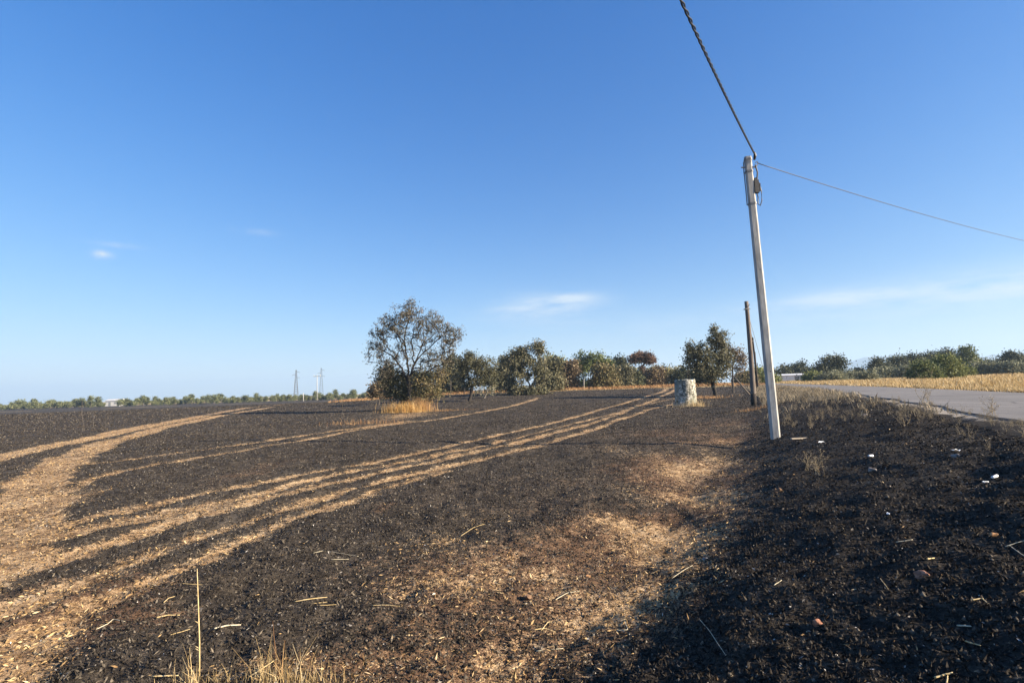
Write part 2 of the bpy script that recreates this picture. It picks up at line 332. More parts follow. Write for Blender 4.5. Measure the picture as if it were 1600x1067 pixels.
# ------------------------------------------------------------------ terrain
RU = np.array([.46, .888]); RU /= np.linalg.norm(RU); RN = np.array([RU[1], -RU[0]]); RO = np.array([7.3, 7.5]); RW = 4.3
def road_st(x, y):
    dx = np.asarray(x, float) - RO[0]; dy = np.asarray(y, float) - RO[1]
    s = dx * RU[0] + dy * RU[1]; t = dx * RN[0] + dy * RN[1]
    sp = np.clip(s, 0, 90); c = -.0009 * sp * sp - .162 * np.maximum(s - 90, 0)
    return s, t - c
def road_xy(s, t):
    s = np.asarray(s, float); sp = np.clip(s, 0, 90); c = -.0009 * sp * sp - .162 * np.maximum(s - 90, 0)
    tt = t + c
    return RO[0] + s * RU[0] + tt * RN[0], RO[1] + s * RU[1] + tt * RN[1]
def road_z(s): return .88 + .25 * S(40, 130, s)
def H(x, y):
    x = np.asarray(x, float); y = np.asarray(y, float)
    s, t = road_st(x, y); r = np.hypot(x, y)
    cx = S(-45, 0, x)
    zf = 1.25 * S(48, 95, y) * cx - .9 * S(70, 260, r) * (1 - cx)
    zf = zf + (vn(x, y, 9, 3) - .5) * .10 * S(6, 20, r) + (vn(x, y, 3.1, 5) - .5) * .05 * S(2, 8, r)
    zf = zf - .10 * np.exp(-((t + 4.3) / .9) ** 2)
    rz = road_z(s)
    ft = 4.4 + 2.4 * S(4, 17, s)
    q = np.clip((t + ft + (vn(x, y, 2.2, 8) - .5) * .3 * (1 - S(-1.2, -.3, t))) / (ft - .15), 0, 1)
    w = .6 * q + .4 * q * q * (3 - 2 * q)
    z = zf * (1 - w) + rz * w
    zr = rz + .42 * S(8, 75, t) + (vn(x, y, 12, 4) - .5) * .12 * S(6, 12, t)
    z = np.where(t > RW * .5, zr, z)
    z = z + ((vn(x, y, 1.3, 9) - .5) * .07 + (vn(x, y, .45, 10) - .5) * .06) * S(-2.4, -1.2, t) * (1 - S(-.7, -.2, t))
    z = z - .16 * S(.22, .6, t) * (1 - S(RW - .6, RW - .22, t))
    return z
def project(p):
    d = np.asarray(p, float) - np.array([0, 0, CAMZ]); k = d @ fwd
    return W0 / 2 + FPX * (d @ rgt) / k, H0P / 2 - FPX * (d @ upv) / k
def at(px, py, y):
    d = ray(px, py); t = y / d[1]; return np.array([0, 0, CAMZ]) + d * t
TS = 1.0 * 1.003 ** np.arange(2600)
def gp(px, py):
    d = ray(px, py); x = d[0] * TS; y = d[1] * TS; below = CAMZ + d[2] * TS < H(x, y)
    if not below.any(): raise ValueError((px, py))
    i = int(np.argmax(below)); a, b = TS[max(i - 1, 0)], TS[i]
    for _ in range(2):
        t = np.linspace(a, b, 60); k = int(np.argmax(CAMZ + d[2] * t < H(d[0] * t, d[1] * t))); a, b = t[max(k - 1, 0)], t[k]
    q = d * b; return np.array([q[0], q[1], float(H(q[0], q[1]))])
def gd(px, y):
    """ground point in column px of the photo at distance y ahead"""
    py = 610.
    for _ in range(6):
        p = at(px, py, y); z = float(H(p[0], p[1])); q = np.array([p[0], p[1], z]); py = project(q)[1]
    return q

# wheel tracks: image columns/rows on the ground -> plan coordinates, half width in metres
def poly(pts): return np.array([[*gp(a, b)[:2], w] for a, b, w in pts])
TRACKS = [
    poly([(440, 632, .8), (380, 638, .75), (300, 653, .7), (200, 671, .62), (100, 692, .55), (0, 714, .5), (-90, 736, .5)]),
    poly([(425, 636, .5), (340, 650, .55), (250, 668, .5), (170, 690, .5), (112, 713, .47), (68, 745, .47), (36, 787, .45), (6, 837, .45), (-60, 900, .6)]),
    poly([(60, 783, .18), (147, 746, .16), (251, 723, .2), (377, 703, .25), (494, 684, .25), (600, 664, .3), (690, 654, .3), (770, 640, .35), (842, 621, .5)]),
    poly([(60, 735, .1), (100, 732, .16), (176, 720, .18), (293, 705, .22), (419, 688, .25), (536, 671, .3), (640, 657, .25)]),
    poly([(1042, 607, .45), (1038, 611, .4), (1017, 617, .35), (990, 625, .3), (915, 647, .27), (840, 666, .24), (720, 692, .22), (600, 719, .2), (461, 743, .19), (356, 762, .18), (251, 783, .17), (168, 802, .16), (84, 823, .2)]),
    poly([(1058, 607, .45), (1052, 611, .4), (1030, 620, .35), (980, 640, .26), (915, 657, .2), (840, 676, .19), (720, 703, .18), (600, 726, .17), (503, 744, .18), (377, 776, .22), (251, 802, .25), (126, 830, .25), (42, 852, .3)]),
    poly([(985, 639, .22), (915, 664, .24), (840, 683, .24), (720, 710, .22), (600, 736, .2), (461, 766, .2), (377, 786, .2), (293, 806, .2), (209, 836, .2), (105, 869, .22), (21, 894, .25), (-50, 920, .3)]),
    poly([(1060, 630, .3), (1015, 639, .3), (965, 656, .26), (915, 675, .24), (840, 696, .23), (720, 722, .22), (600, 751, .2), (503, 776, .18), (419, 801, .17), (335, 827, .16), (251, 857, .17), (168, 890, .2), (84, 925, .25), (0, 955, .3)]),
    poly([(700, 733, .13), (600, 763, .15), (461, 806, .15), (377, 844, .16), (293, 882, .18), (209, 915, .22), (126, 952, .28), (40, 1000, .35), (-30, 1060, .4)]),
    poly([(1060, 621, .15), (1035, 626, .2), (1000, 634, .15)]),
]
def blob(px, py, rx, ry, amp):
    c = gp(px, py); d = c[1]; e = gp(px, py + ry)[1] if py + ry < 1200 else d * .8
    return (c[0], c[1], rx * d / FPX, max(abs(d - e), .05), amp)
STRAW_BLOBS = [blob(*b) for b in ((10, 800, 50, 50, .8), (20, 850, 60, 30, .4), (330, 790, 110, 10, .3), (20, 940, 90, 30, .28), (20, 1010, 90, 40, .22),
                                        (210, 868, 60, 12, .28), (690, 905, 90, 32, .42), (720, 850, 60, 25, .36), (640, 850, 50, 20, .2), (780, 810, 60, 12, .25), (960, 815, 50, 14, .48), (1085, 835, 60, 25, .52), (1030, 850, 60, 20, .35), (1010, 930, 80, 25, .42), (930, 968, 60, 14, .42),
                                        (1110, 770, 50, 40, .32), (1150, 720, 45, 30, .34), (1050, 720, 70, 30, .22), (1000, 770, 60, 25, .25), (620, 925, 50, 25, .2), (860, 895, 30, 12, .25), (940, 700, 60, 14, .18), (1180, 695, 30, 14, .3), (1170, 665, 28, 10, .4), (640, 648, 45, 7, .55),
                                        (390, 1050, 120, 25, .35), (770, 1040, 50, 25, .25), (1070, 880, 40, 18, .3))]
SOIL_BLOBS = [blob(*b) for b in ((20, 1000, 150, 90, .62), (110, 930, 150, 60, .50), (260, 960, 60, 20, .3), (700, 900, 160, 80, .42), (1000, 850, 200, 90, .36), (1090, 750, 110, 80, .38), (760, 1040, 90, 30, .5), (500, 1040, 160, 30, .40), (1020, 960, 120, 40, .42), (1080, 680, 100, 30, .3),
                                      (400, 735, 40, 30, .32), (600, 790, 20, 8, .4), (860, 925, 40, 14, .3), (1150, 660, 60, 20, .3), (1250, 790, 40, 25, .2), (1220, 762, 30, 14, .45), (800, 760, 200, 40, .14))]
ZA, ZB = gp(800, 1010)[:2], gp(1150, 690)[:2]; ZU = (ZB - ZA) / np.linalg.norm(ZB - ZA); ZC = (*((ZA + ZB) / 2), np.linalg.norm(ZB - ZA) * .62, 1.45)
def polydist(x, y, P):
    best = np.full(x.shape, 1e9)
    for (ax, ay, aw), (bx, by, bw) in zip(P[:-1], P[1:]):
        ex, ey = bx - ax, by - ay; L2 = ex * ex + ey * ey
        t = np.clip(((x - ax) * ex + (y - ay) * ey) / L2, 0, 1)
        d = np.hypot(x - ax - t * ex, y - ay - t * ey) - (aw + t * (bw - aw))
        best = np.minimum(best, d)
    return best
def masks(x, y):
    x = np.asarray(x, float); y = np.asarray(y, float); r = np.hypot(x, y)
    s, t = road_st(x, y)
    wob = (vn(x, y, 1.3, 21) - .5) * .10 + (vn(x, y, .22, 22) - .5) * .12 + (vn(x, y, .08, 23) - .5) * .08
    straw = np.zeros(x.shape)
    patch = .55 + .75 * fbm(x, y, 2.2, 31, 3)
    for i, P in enumerate(TRACKS):
        d = polydist(x, y, P) + wob * (1.15 if i > 1 else 1.6) + (.04 if i > 3 else 0) + (.02 if i in (2, 3) else 0)
        soft = .20 if i > 1 else .26
        st = (.95 if i > 1 else 1.1) * (1 - S(-soft, soft, d))
        if i in (2, 3): st = st * (.48 + .5 * vn(x, y, 1.7, 40 + i))
        elif i > 3: st = st * (.56 + .55 * vn(x, y, 1.3, 40 + i))
        straw = np.maximum(straw, st)
    for (cx, cy, rx, ry, a) in STRAW_BLOBS:
        straw = straw + 1.18 * a * np.exp(-(((x - cx) / rx) ** 2 + ((y - cy) / ry) ** 2)) * patch
    ux, uy = x * .42 + y * .91, x * .91 - y * .42          # wheel-drawn streaks along the tracks
    streak = vn(ux / 14, uy, .13, 45) * .6 + vn(ux / 10, uy, .3, 46) * .4
    straw = straw * (.55 + .85 * streak)
    soil = np.zeros(x.shape)
    for (cx, cy, rx, ry, a) in SOIL_BLOBS:
        soil = soil + a * np.exp(-(((x - cx) / rx) ** 2 + ((y - cy) / ry) ** 2)) * patch * 1.5
    soil = soil + .20 * S(.5, .75, fbm(x, y, 3.5, 51, 3)) * (1 - S(30, 60, r)) + .10 * S(20, 60, r)
    zc = np.exp(-(((x - ZC[0]) * ZU[0] + (y - ZC[1]) * ZU[1]) / ZC[2]) ** 4) * np.exp(-(((x - ZC[0]) * ZU[1] - (y - ZC[1]) * ZU[0]) / ZC[3]) ** 2)
    pf = fbm(x, y, 1.5, 58, 4)
    pg = fbm(x, y, .42, 59, 3)
    straw = straw + zc * S(.44, .72, pf) * (.16 + .54 * pg)
    soil = soil + zc * (.06 + .55 * S(.36, .66, pf) * (.3 + 1.1 * pg))
    left = 1 - S(-4.2, -3.0, t)                       # the verge bank burnt through to black
    far_ = S(14, 24, s); straw *= left * .9 + .1; soil *= left * .9 + .1; soil = soil + .42 * far_ * (1 - left) * (.4 + fbm(x, y, 1.4, 70, 3))
    gold = S(RW + .9, RW + 1.8, t + wob * 3)
    th = S(80, 86, y + (vn(x, y, 5, 61) - .5) * 8) * S(-30, -20, x)     # dry strip at the foot of the thicket
    gold = np.maximum(gold, th * .75 * (t < 0) * (1 - S(-6, -3, t) * .5))
    gold = np.maximum(gold, S(270, 300, y + (vn(x, y, 40, 62) - .5) * 30) * .8)
    gold = np.maximum(gold, .62 * (1 - S(.6, 1.2, np.abs(y - 205 - .12 * x + (vn(x, y, 60, 64) - .5) * 20) / 4)) * (x < -20))
    vb = S(-5.0, -1.0, t) * (t < 0.2) * S(12, 26, s + (vn(x, y, 3, 63) - .5) * 10) * .62
    gold = np.maximum(gold, vb * (.4 + vn(x, y, 1.2, 65)))
    pale = np.maximum(S(-.55, -.2, t + wob * 1.5) * (1 - S(.2, .4, t)) * (.25 + .6 * vn(x, y, 2.5, 66)), S(RW - .3, RW - .1, t) * (1 - S(RW + .7, RW + 1.1, t + wob * 2)))
    straw = np.minimum(straw, .50 + .30 * fbm(x, y, 1.1, 57, 3) + .10 * S(12, 30, r))
    return np.clip(straw, 0, 1.2), np.clip(soil, 0, .78), np.clip(gold, 0, 1), np.clip(pale, 0, 1)
def verge(x, y):
    s, t = road_st(x, y); return S(-4.3, -3.3, t + (vn(x, y, 1.6, 67) - .5) * 1.4 + (vn(x, y, .5, 68) - .5) * .5) * (t < .5) * (1 - S(9, 20, s + (vn(x, y, 1.8, 69) - .5) * 6))
def detail_h(x, y, cell, straw):
    z = np.zeros(np.shape(x)); _, t = road_st(x, y)
    for lam, a, sd in ((.75, .055, 71), (.33, .05, 72), (.15, .044, 73), (.075, .028, 74), (.04, .015, 75)):
        z = z + (vn(x, y, lam, sd) - .5) * a * S(1.0, 2.4, lam / cell)
    rough = (1 - .55 * np.clip(straw, 0, 1)) * (1 - .3 * S(-4.5, -3.2, t))
    rough = rough * (1 - S(-.6, -.1, t)) + .15 * S(-.6, -.1, t)
    return z * rough - .055 * np.clip(straw, 0, 1)

def build_ground():
    dense = np.radians(np.arange(-52, 52.01, .17)); coarse = np.radians(np.concatenate([np.arange(52.6, 70, .8), np.arange(70, 290, 5.0), np.arange(290, 307.6, .8)]))
    ang = np.concatenate([dense, coarse]); ng = len(ang)
    rad = [0.02, .5, 1.0]
    while rad[-1] < 150: rad.append(rad[-1] * 1.0098)
    while rad[-1] < 6000: rad.append(rad[-1] * 1.05)
    rad = np.array(rad); nr = len(rad)
    R, A = np.meshgrid(rad, ang, indexing='ij')
    x = (R * np.sin(A)).ravel(); y = (R * np.cos(A)).ravel(); R = R.ravel()
    st, so_, go, pa = masks(x, y)
    z = H(x, y) + detail_h(x, y, np.maximum(R * .0098, .01), st) * (1 - S(40, 140, R))
    i = np.arange(nr - 1)[:, None]; j = np.arange(ng)[None, :]; j2 = (j + 1) % ng
    F = np.stack([i * ng + j, (i + 1) * ng + j, (i + 1) * ng + j2, i * ng + j2], -1).reshape(-1, 4)[:, ::-1]
    o = mk('ground', np.stack([x, y, z], 1), F, MT['ground'], None, True, {'straw': st, 'soil': so_, 'gold': go, 'pale': pa, 'verge': verge(x, y)})
    o['kind'] = 'structure'; o['label'] = 'burnt black field with pale straw wheel tracks'
build_ground()

def build_road():
    ss = np.concatenate([np.arange(-40, 60, .5), np.arange(60, 300, 3.0)]); tt = np.linspace(0, RW, 13)
    V = []
    for s in ss:
        for k, t in enumerate(tt):
            e = 0
            if k in (0, 12): e = (float(vn(s, 0, 1.7, 81 + k)) - .5) * .24 + (float(vn(s, 0, .6, 85 + k)) - .5) * .10
            x, y = road_xy(s, t + e)
            V.append((x, y, road_z(s) + .035 + .02 * (1 - ((t - RW / 2) / (RW / 2)) ** 2)))
        for t in (RW + .06, -.06):
            x, y = road_xy(s, t); V.append((x, y, road_z(s) - .2))
    n = 15; F = []
    for i in range(len(ss) - 1):
        for k in range(12): F.append((i * n + k, i * n + k + 1, (i + 1) * n + k + 1, (i + 1) * n + k))
        F.append((i * n + 12, i * n + 13, (i + 1) * n + 13, (i + 1) * n + 12)); F.append((i * n + 14, i * n, (i + 1) * n, (i + 1) * n + 14))
    o = mk('road', np.array(V), F, MT['asphalt'], None, False); o['kind'] = 'structure'; o['label'] = 'narrow worn grey asphalt road'
build_road()

def build_hills():
    m = noise_mat('far_hills', [(.3, (.05, .06, .035)), (.7, (.12, .115, .07))], .004, .9, 0)
    xs = np.linspace(1200, 6200, 120); V = []
    for x in xs:
        y0 = 4300
        px = 800 + 820 * x / y0
        prof = 70 * math.exp(-((px - 1385) / 42) ** 2) + 55 * math.exp(-((px - 1345) / 30) ** 2) + 80 * math.exp(-((px - 1560) / 75) ** 2) + 60 * math.exp(-((px - 1680) / 70) ** 2) + 30 * math.exp(-((px - 1450) / 60) ** 2) + 25 * math.exp(-((px - 1900) / 200) ** 2)
        prof *= 2.0 * (.85 + .3 * float(fbm(x, 0, 260, 91)))
        for dy, k in ((-900, 0), (-450, .45), (-150, .85), (0, 1), (250, .8), (700, .3), (1100, 0)):
            V.append((x, y0 + dy, k * prof * (1 + .12 * (float(vn(x, dy, 180, 92)) - .5)) - .5 * (k == 0)))
    F = [(i * 7 + k, (i + 1) * 7 + k, (i + 1) * 7 + k + 1, i * 7 + k + 1) for i in range(119) for k in range(6)]
    o = mk('hills', np.array(V), F, m, None, True); o['kind'] = 'structure'; o['label'] = 'faint blue hills on the right horizon'
build_hills()

def build_haze():
    m = bpy.data.materials.new('haze_air'); m.use_nodes = True; N = m.node_tree.nodes; L = m.node_tree.links; N.clear()
    o = N.new('ShaderNodeOutputMaterial'); v = N.new('ShaderNodeVolumePrincipled')
    v.inputs['Color'].default_value = (.44, .62, .84, 1); v.inputs['Density'].default_value = .00028; v.inputs['Anisotropy'].default_value = .1
    L.new(v.outputs[0], o.inputs['Volume'])
    mb = MB(); mb.box((0, 0, 108), (14000, 14000, 224))
    b = mb.build('haze', m); b['kind'] = 'stuff'; b['label'] = 'pale blue summer haze in the distance'
build_haze()

# ------------------------------------------------------------------ loose ground cover
def quads(c, a, b):
    """kite-shaped leaves: centre, half length, half width vectors"""
    n = len(c); V = np.stack([c - a, c + b, c + a, c - b], 1).reshape(-1, 3)
    return V, np.arange(4 * n).reshape(n, 4)
def rdir(n, zs=1.0):
    v = rng.normal(size=(n, 3)); v[:, 2] *= zs; return v / np.linalg.norm(v, axis=1)[:, None]
def scatter(n, rmin, rmax, half=51):
    r = np.exp(rng.uniform(math.log(rmin), math.log(rmax), n)); a = np.radians(rng.uniform(-half, half, n))
    return r * np.sin(a), r * np.cos(a), r
def surf(x, y, r, st): return H(x, y) + detail_h(x, y, np.maximum(r * .0098, .01), st) * (1 - S(40, 140, r))
def build_bits():
    # charred flakes and stubble
    x, y, r = scatter(400000, 1.7, 130); st, so_, go, pa = masks(x, y); s, t = road_st(x, y)
    k = (rng.random(len(x)) > np.clip(st * 1.1 + so_ * .15, 0, .93)) & (t < -.5); x, y, r, st = x[k], y[k], r[k], st[k]; n = len(x)
    z = surf(x, y, r, st); size = .008 + .014 * rng.random(n) ** 2 + .0009 * r
    d = rdir(n, .7); d[:, 2] = np.abs(d[:, 2]); b = np.cross(d, rdir(n)); b /= np.linalg.norm(b, axis=1)[:, None]
    c = np.stack([x, y, z + size * d[:, 2] * .6], 1)
    V, F = quads(c, d * size[:, None], b * (size * rng.uniform(.07, .26, n) + .0002 * r)[:, None])
    o = mk('charred_stubble', V, F, MT['charbit'], None, False, {'rnd': np.repeat(rng.random(n) ** 1.3 * (1 - .3 * verge(x, y)), 4)}); o['kind'] = 'stuff'; o['label'] = 'charred stubble flakes covering the burnt field'
    # clods
    x, y, r = scatter(46000, 1.7, 30); st, so_, go, pa = masks(x, y); s, t = road_st(x, y)
    k = (rng.random(len(x)) > np.clip(st * 1.2, 0, .85)) & (t < -.5); x, y, r, st, so_ = x[k], y[k], r[k], st[k], so_[k]; n = len(x)
    z = surf(x, y, r, st); size = .005 + .011 * rng.random(n) ** 3 + .0006 * r
    base = np.array([[1, 0, 0], [-.3, .9, 0], [-.6, -.8, 0], [0, .1, 1.0], [.1, 0, -.8]])
    V = base[None] * (size[:, None, None] * rng.uniform(.6, 1.4, (n, 5, 3)))
    a = rng.uniform(0, 6.28, n); ca, sa = np.cos(a)[:, None], np.sin(a)[:, None]
    V = np.stack([V[..., 0] * ca - V[..., 1] * sa, V[..., 0] * sa + V[..., 1] * ca, V[..., 2]], -1) + np.stack([x, y, z], 1)[:, None]
    F = (np.array([[0, 1, 3], [1, 2, 3], [2, 0, 3], [1, 0, 4], [2, 1, 4], [0, 2, 4]])[None] + (np.arange(n) * 5)[:, None, None]).reshape(-1, 3)
    o = mk('soil_clods', V.reshape(-1, 3), F, MT['charbit'], None, False, {'rnd': np.repeat(rng.random(n) * .96, 5)}); o['kind'] = 'stuff'; o['label'] = 'small blackened soil clods across the field'
    # straw chaff in the tracks and on the pale patches
    x, y, r = scatter(520000, 1.7, 60); st, so_, go, pa = masks(x, y); s, t = road_st(x, y)
    k = (rng.random(len(x)) < np.clip((st - .12) * 1.05 + so_ * .12, 0.006, .9)) & (t < -.6); x, y, r, st = x[k], y[k], r[k], st[k]; n = len(x)
    z = surf(x, y, r, st); size = .006 + .022 * rng.random(n) ** 4 + .0005 * r
    d = rdir(n, .35); b = np.cross(d, rdir(n)); b /= np.linalg.norm(b, axis=1)[:, None]
    c = np.stack([x, y, z + .004 + size * np.abs(d[:, 2]) * .5], 1)
    V, F = quads(c, d * size[:, None], b * (size * rng.uniform(.08, .24, n) + .00015 * r)[:, None])
    o = mk('straw_chaff', V, F, MT['strawbit'], None, False, {'rnd': np.repeat(rng.random(n), 4)}); o['kind'] = 'stuff'; o['label'] = 'pale straw chaff lying along the wheel tracks'
    # sparse ash-white flecks
    x, y, r = scatter(6000, 1.8, 45); st, so_, go, pa = masks(x, y); s, t = road_st(x, y)
    k = t < -.6; x, y, r, st = x[k], y[k], r[k], st[k]; n = len(x)
    z = surf(x, y, r, st); size = .004 + .011 * rng.random(n) ** 5 + .0004 * r
    d = rdir(n, .4); b = np.cross(d, rdir(n)); b /= np.linalg.norm(b, axis=1)[:, None]
    V, F = quads(np.stack([x, y, z + .008], 1), d * size[:, None], b * (size * rng.uniform(.12, .7, n))[:, None])
    o = mk('ash_flecks', V, F, MT['ashbit'], None, False, {'rnd': np.repeat(rng.random(n) ** 1.3, 4)}); o['kind'] = 'stuff'; o['label'] = 'pale ash and straw flecks on the black ground'
build_bits()

def blades(cx, cy, hgt, lean, w, rz=None):
    """tapered bent grass blades: two quads each"""
    n = len(cx); z = H(cx, cy) - .02
    a = rng.uniform(0, 6.283, n); ld = np.stack([np.cos(a), np.sin(a), np.zeros(n)], 1) * (lean * hgt)[:, None]
    wd = np.stack([-np.sin(a + rng.normal(0, .8, n)), np.cos(a), np.zeros(n)], 1); wd /= np.linalg.norm(wd, axis=1)[:, None]
    p0 = np.stack([cx, cy, z], 1); up = np.array([0, 0, 1.0])
    p1 = p0 + up * (hgt * .55)[:, None] + ld * .3; p2 = p0 + up * hgt[:, None] + ld
    W = (wd * w[:, None])
    V = np.stack([p0 - W, p0 + W, p1 + W * .75, p1 - W * .75, p2 + W * .25, p2 - W * .25], 1).reshape(-1, 3)
    b = (np.arange(n) * 6)[:, None]
    F = np.concatenate([b + np.array([[0, 1, 2, 3]]), b + np.array([[3, 2, 4, 5]])])
    return V, F, np.repeat(rng.random(n), 6)
def build_grassfield():
    n = 150000
    s = np.exp(rng.uniform(math.log(14), math.log(150), n)); t = RW + .7 + np.abs(rng.random(n)) ** 1.6 * 60
    x, y = road_xy(s, t); k = (y > 8) & (np.abs(np.arctan2(x, y)) < .87); x, y = x[k], y[k]; n = len(x); r = np.hypot(x, y)
    k = rng.random(n) < .35 + .75 * vn(x, y, 4, 101); x, y, r = x[k], y[k], r[k]; n = len(x)
    tt = road_st(x, y)[1]
    h = (.16 + .34 * rng.random(n)) * (.5 + .5 * S(RW + .7, RW + 3.5, tt)) * (.7 + .6 * vn(x, y, 3, 103))
    V, F, c = blades(x, y, h, rng.uniform(.1, .6, n), .003 + .00042 * r)
    o = mk('dry_grass', V, F, MT['goldgrass'], None, False, {'rnd': c}); o['kind'] = 'stuff'; o['label'] = 'golden dry grass field beyond the road'
    n = 20000                                                   # strip under the thicket
    x = rng.uniform(-30, 48, n); y = rng.uniform(84, 97, n); k = (road_st(x, y)[1] < -3) & (rng.random(n) < vn(x, y, 4, 105) * 1.3); x, y = x[k], y[k]; n = len(x)
    V, F, c = blades(x, y, rng.uniform(.15, .5, n), rng.uniform(.1, .6, n), np.full(n, .03))
    o = mk('dry_grass', V, F, MT['rustgrass'], None, False, {'rnd': c}); o['kind'] = 'stuff'; o['label'] = 'dry pinkish grass strip along the foot of the thicket'
    n = 42000                                                  # faded grass on the farther bank
    s = rng.uniform(9, 70, n); t = rng.uniform(-3.9, -.3, n); x, y = road_xy(s, t); r = np.hypot(x, y)
    k = rng.random(n) < S(10, 20, s + (vn(x, y, 2, 108) - .5) * 8) * S(.38, .75, fbm(x, y, 1.6, 109, 3)); x, y, r = x[k], y[k], r[k]; n = len(x)
    V, F, c = blades(x, y, rng.uniform(.05, .30, n), rng.uniform(.2, .9, n), .002 + .00022 * r)
    o = mk('dry_grass', V, F, MT['weed'], None, False, {'rnd': c}); o['kind'] = 'stuff'; o['label'] = 'faded dry grass on the bank right of the concrete pole'
    n = 5200                                                   # thin verge grass at the road edge
    s = rng.uniform(3, 75, n); t = -.1 - 1.5 * np.abs(rng.normal(0, .45, n)); x, y = road_xy(s, t)
    k = rng.random(n) < (S(8, 30, s) * .8 + .25) * S(.35, .7, vn(x, y, 1.8, 107)); x, y = x[k], y[k]; n = len(x)
    V, F, c = blades(x, y, rng.uniform(.05, .26, n), rng.uniform(.2, .9, n), .003 + .0005 * np.hypot(x, y))
    o = mk('dry_grass', V, F, MT['weed'], None, False, {'rnd': c}); o['kind'] = 'stuff'; o['label'] = 'thin dry grass along the near edge of the road'
build_grassfield()
# ------------------------------------------------------------------ trees and shrubs
def frustums(P0, R0, P1, R1, sides=5):
    T = P1 - P0; T = T / (np.linalg.norm(T, axis=1)[:, None] + 1e-9)
    ref = np.where(np.abs(T[:, 2:3]) < .9, np.array([[0, 0, 1.0]]), np.array([[1.0, 0, 0]]))
    A = np.cross(T, ref); A /= np.linalg.norm(A, axis=1)[:, None]; B = np.cross(T, A)
    a = np.arange(sides) * 2 * math.pi / sides
    ring = np.cos(a)[None, :, None] * A[:, None] + np.sin(a)[None, :, None] * B[:, None]
    V = np.concatenate([P0[:, None] + ring * R0[:, None, None], P1[:, None] + ring * R1[:, None, None]], 1).reshape(-1, 3)
    k = np.arange(sides); f = np.stack([k, (k + 1) % sides, sides + (k + 1) % sides, sides + k], 1)
    return V, (f[None] + (np.arange(len(P0)) * 2 * sides)[:, None, None]).reshape(-1, 4)

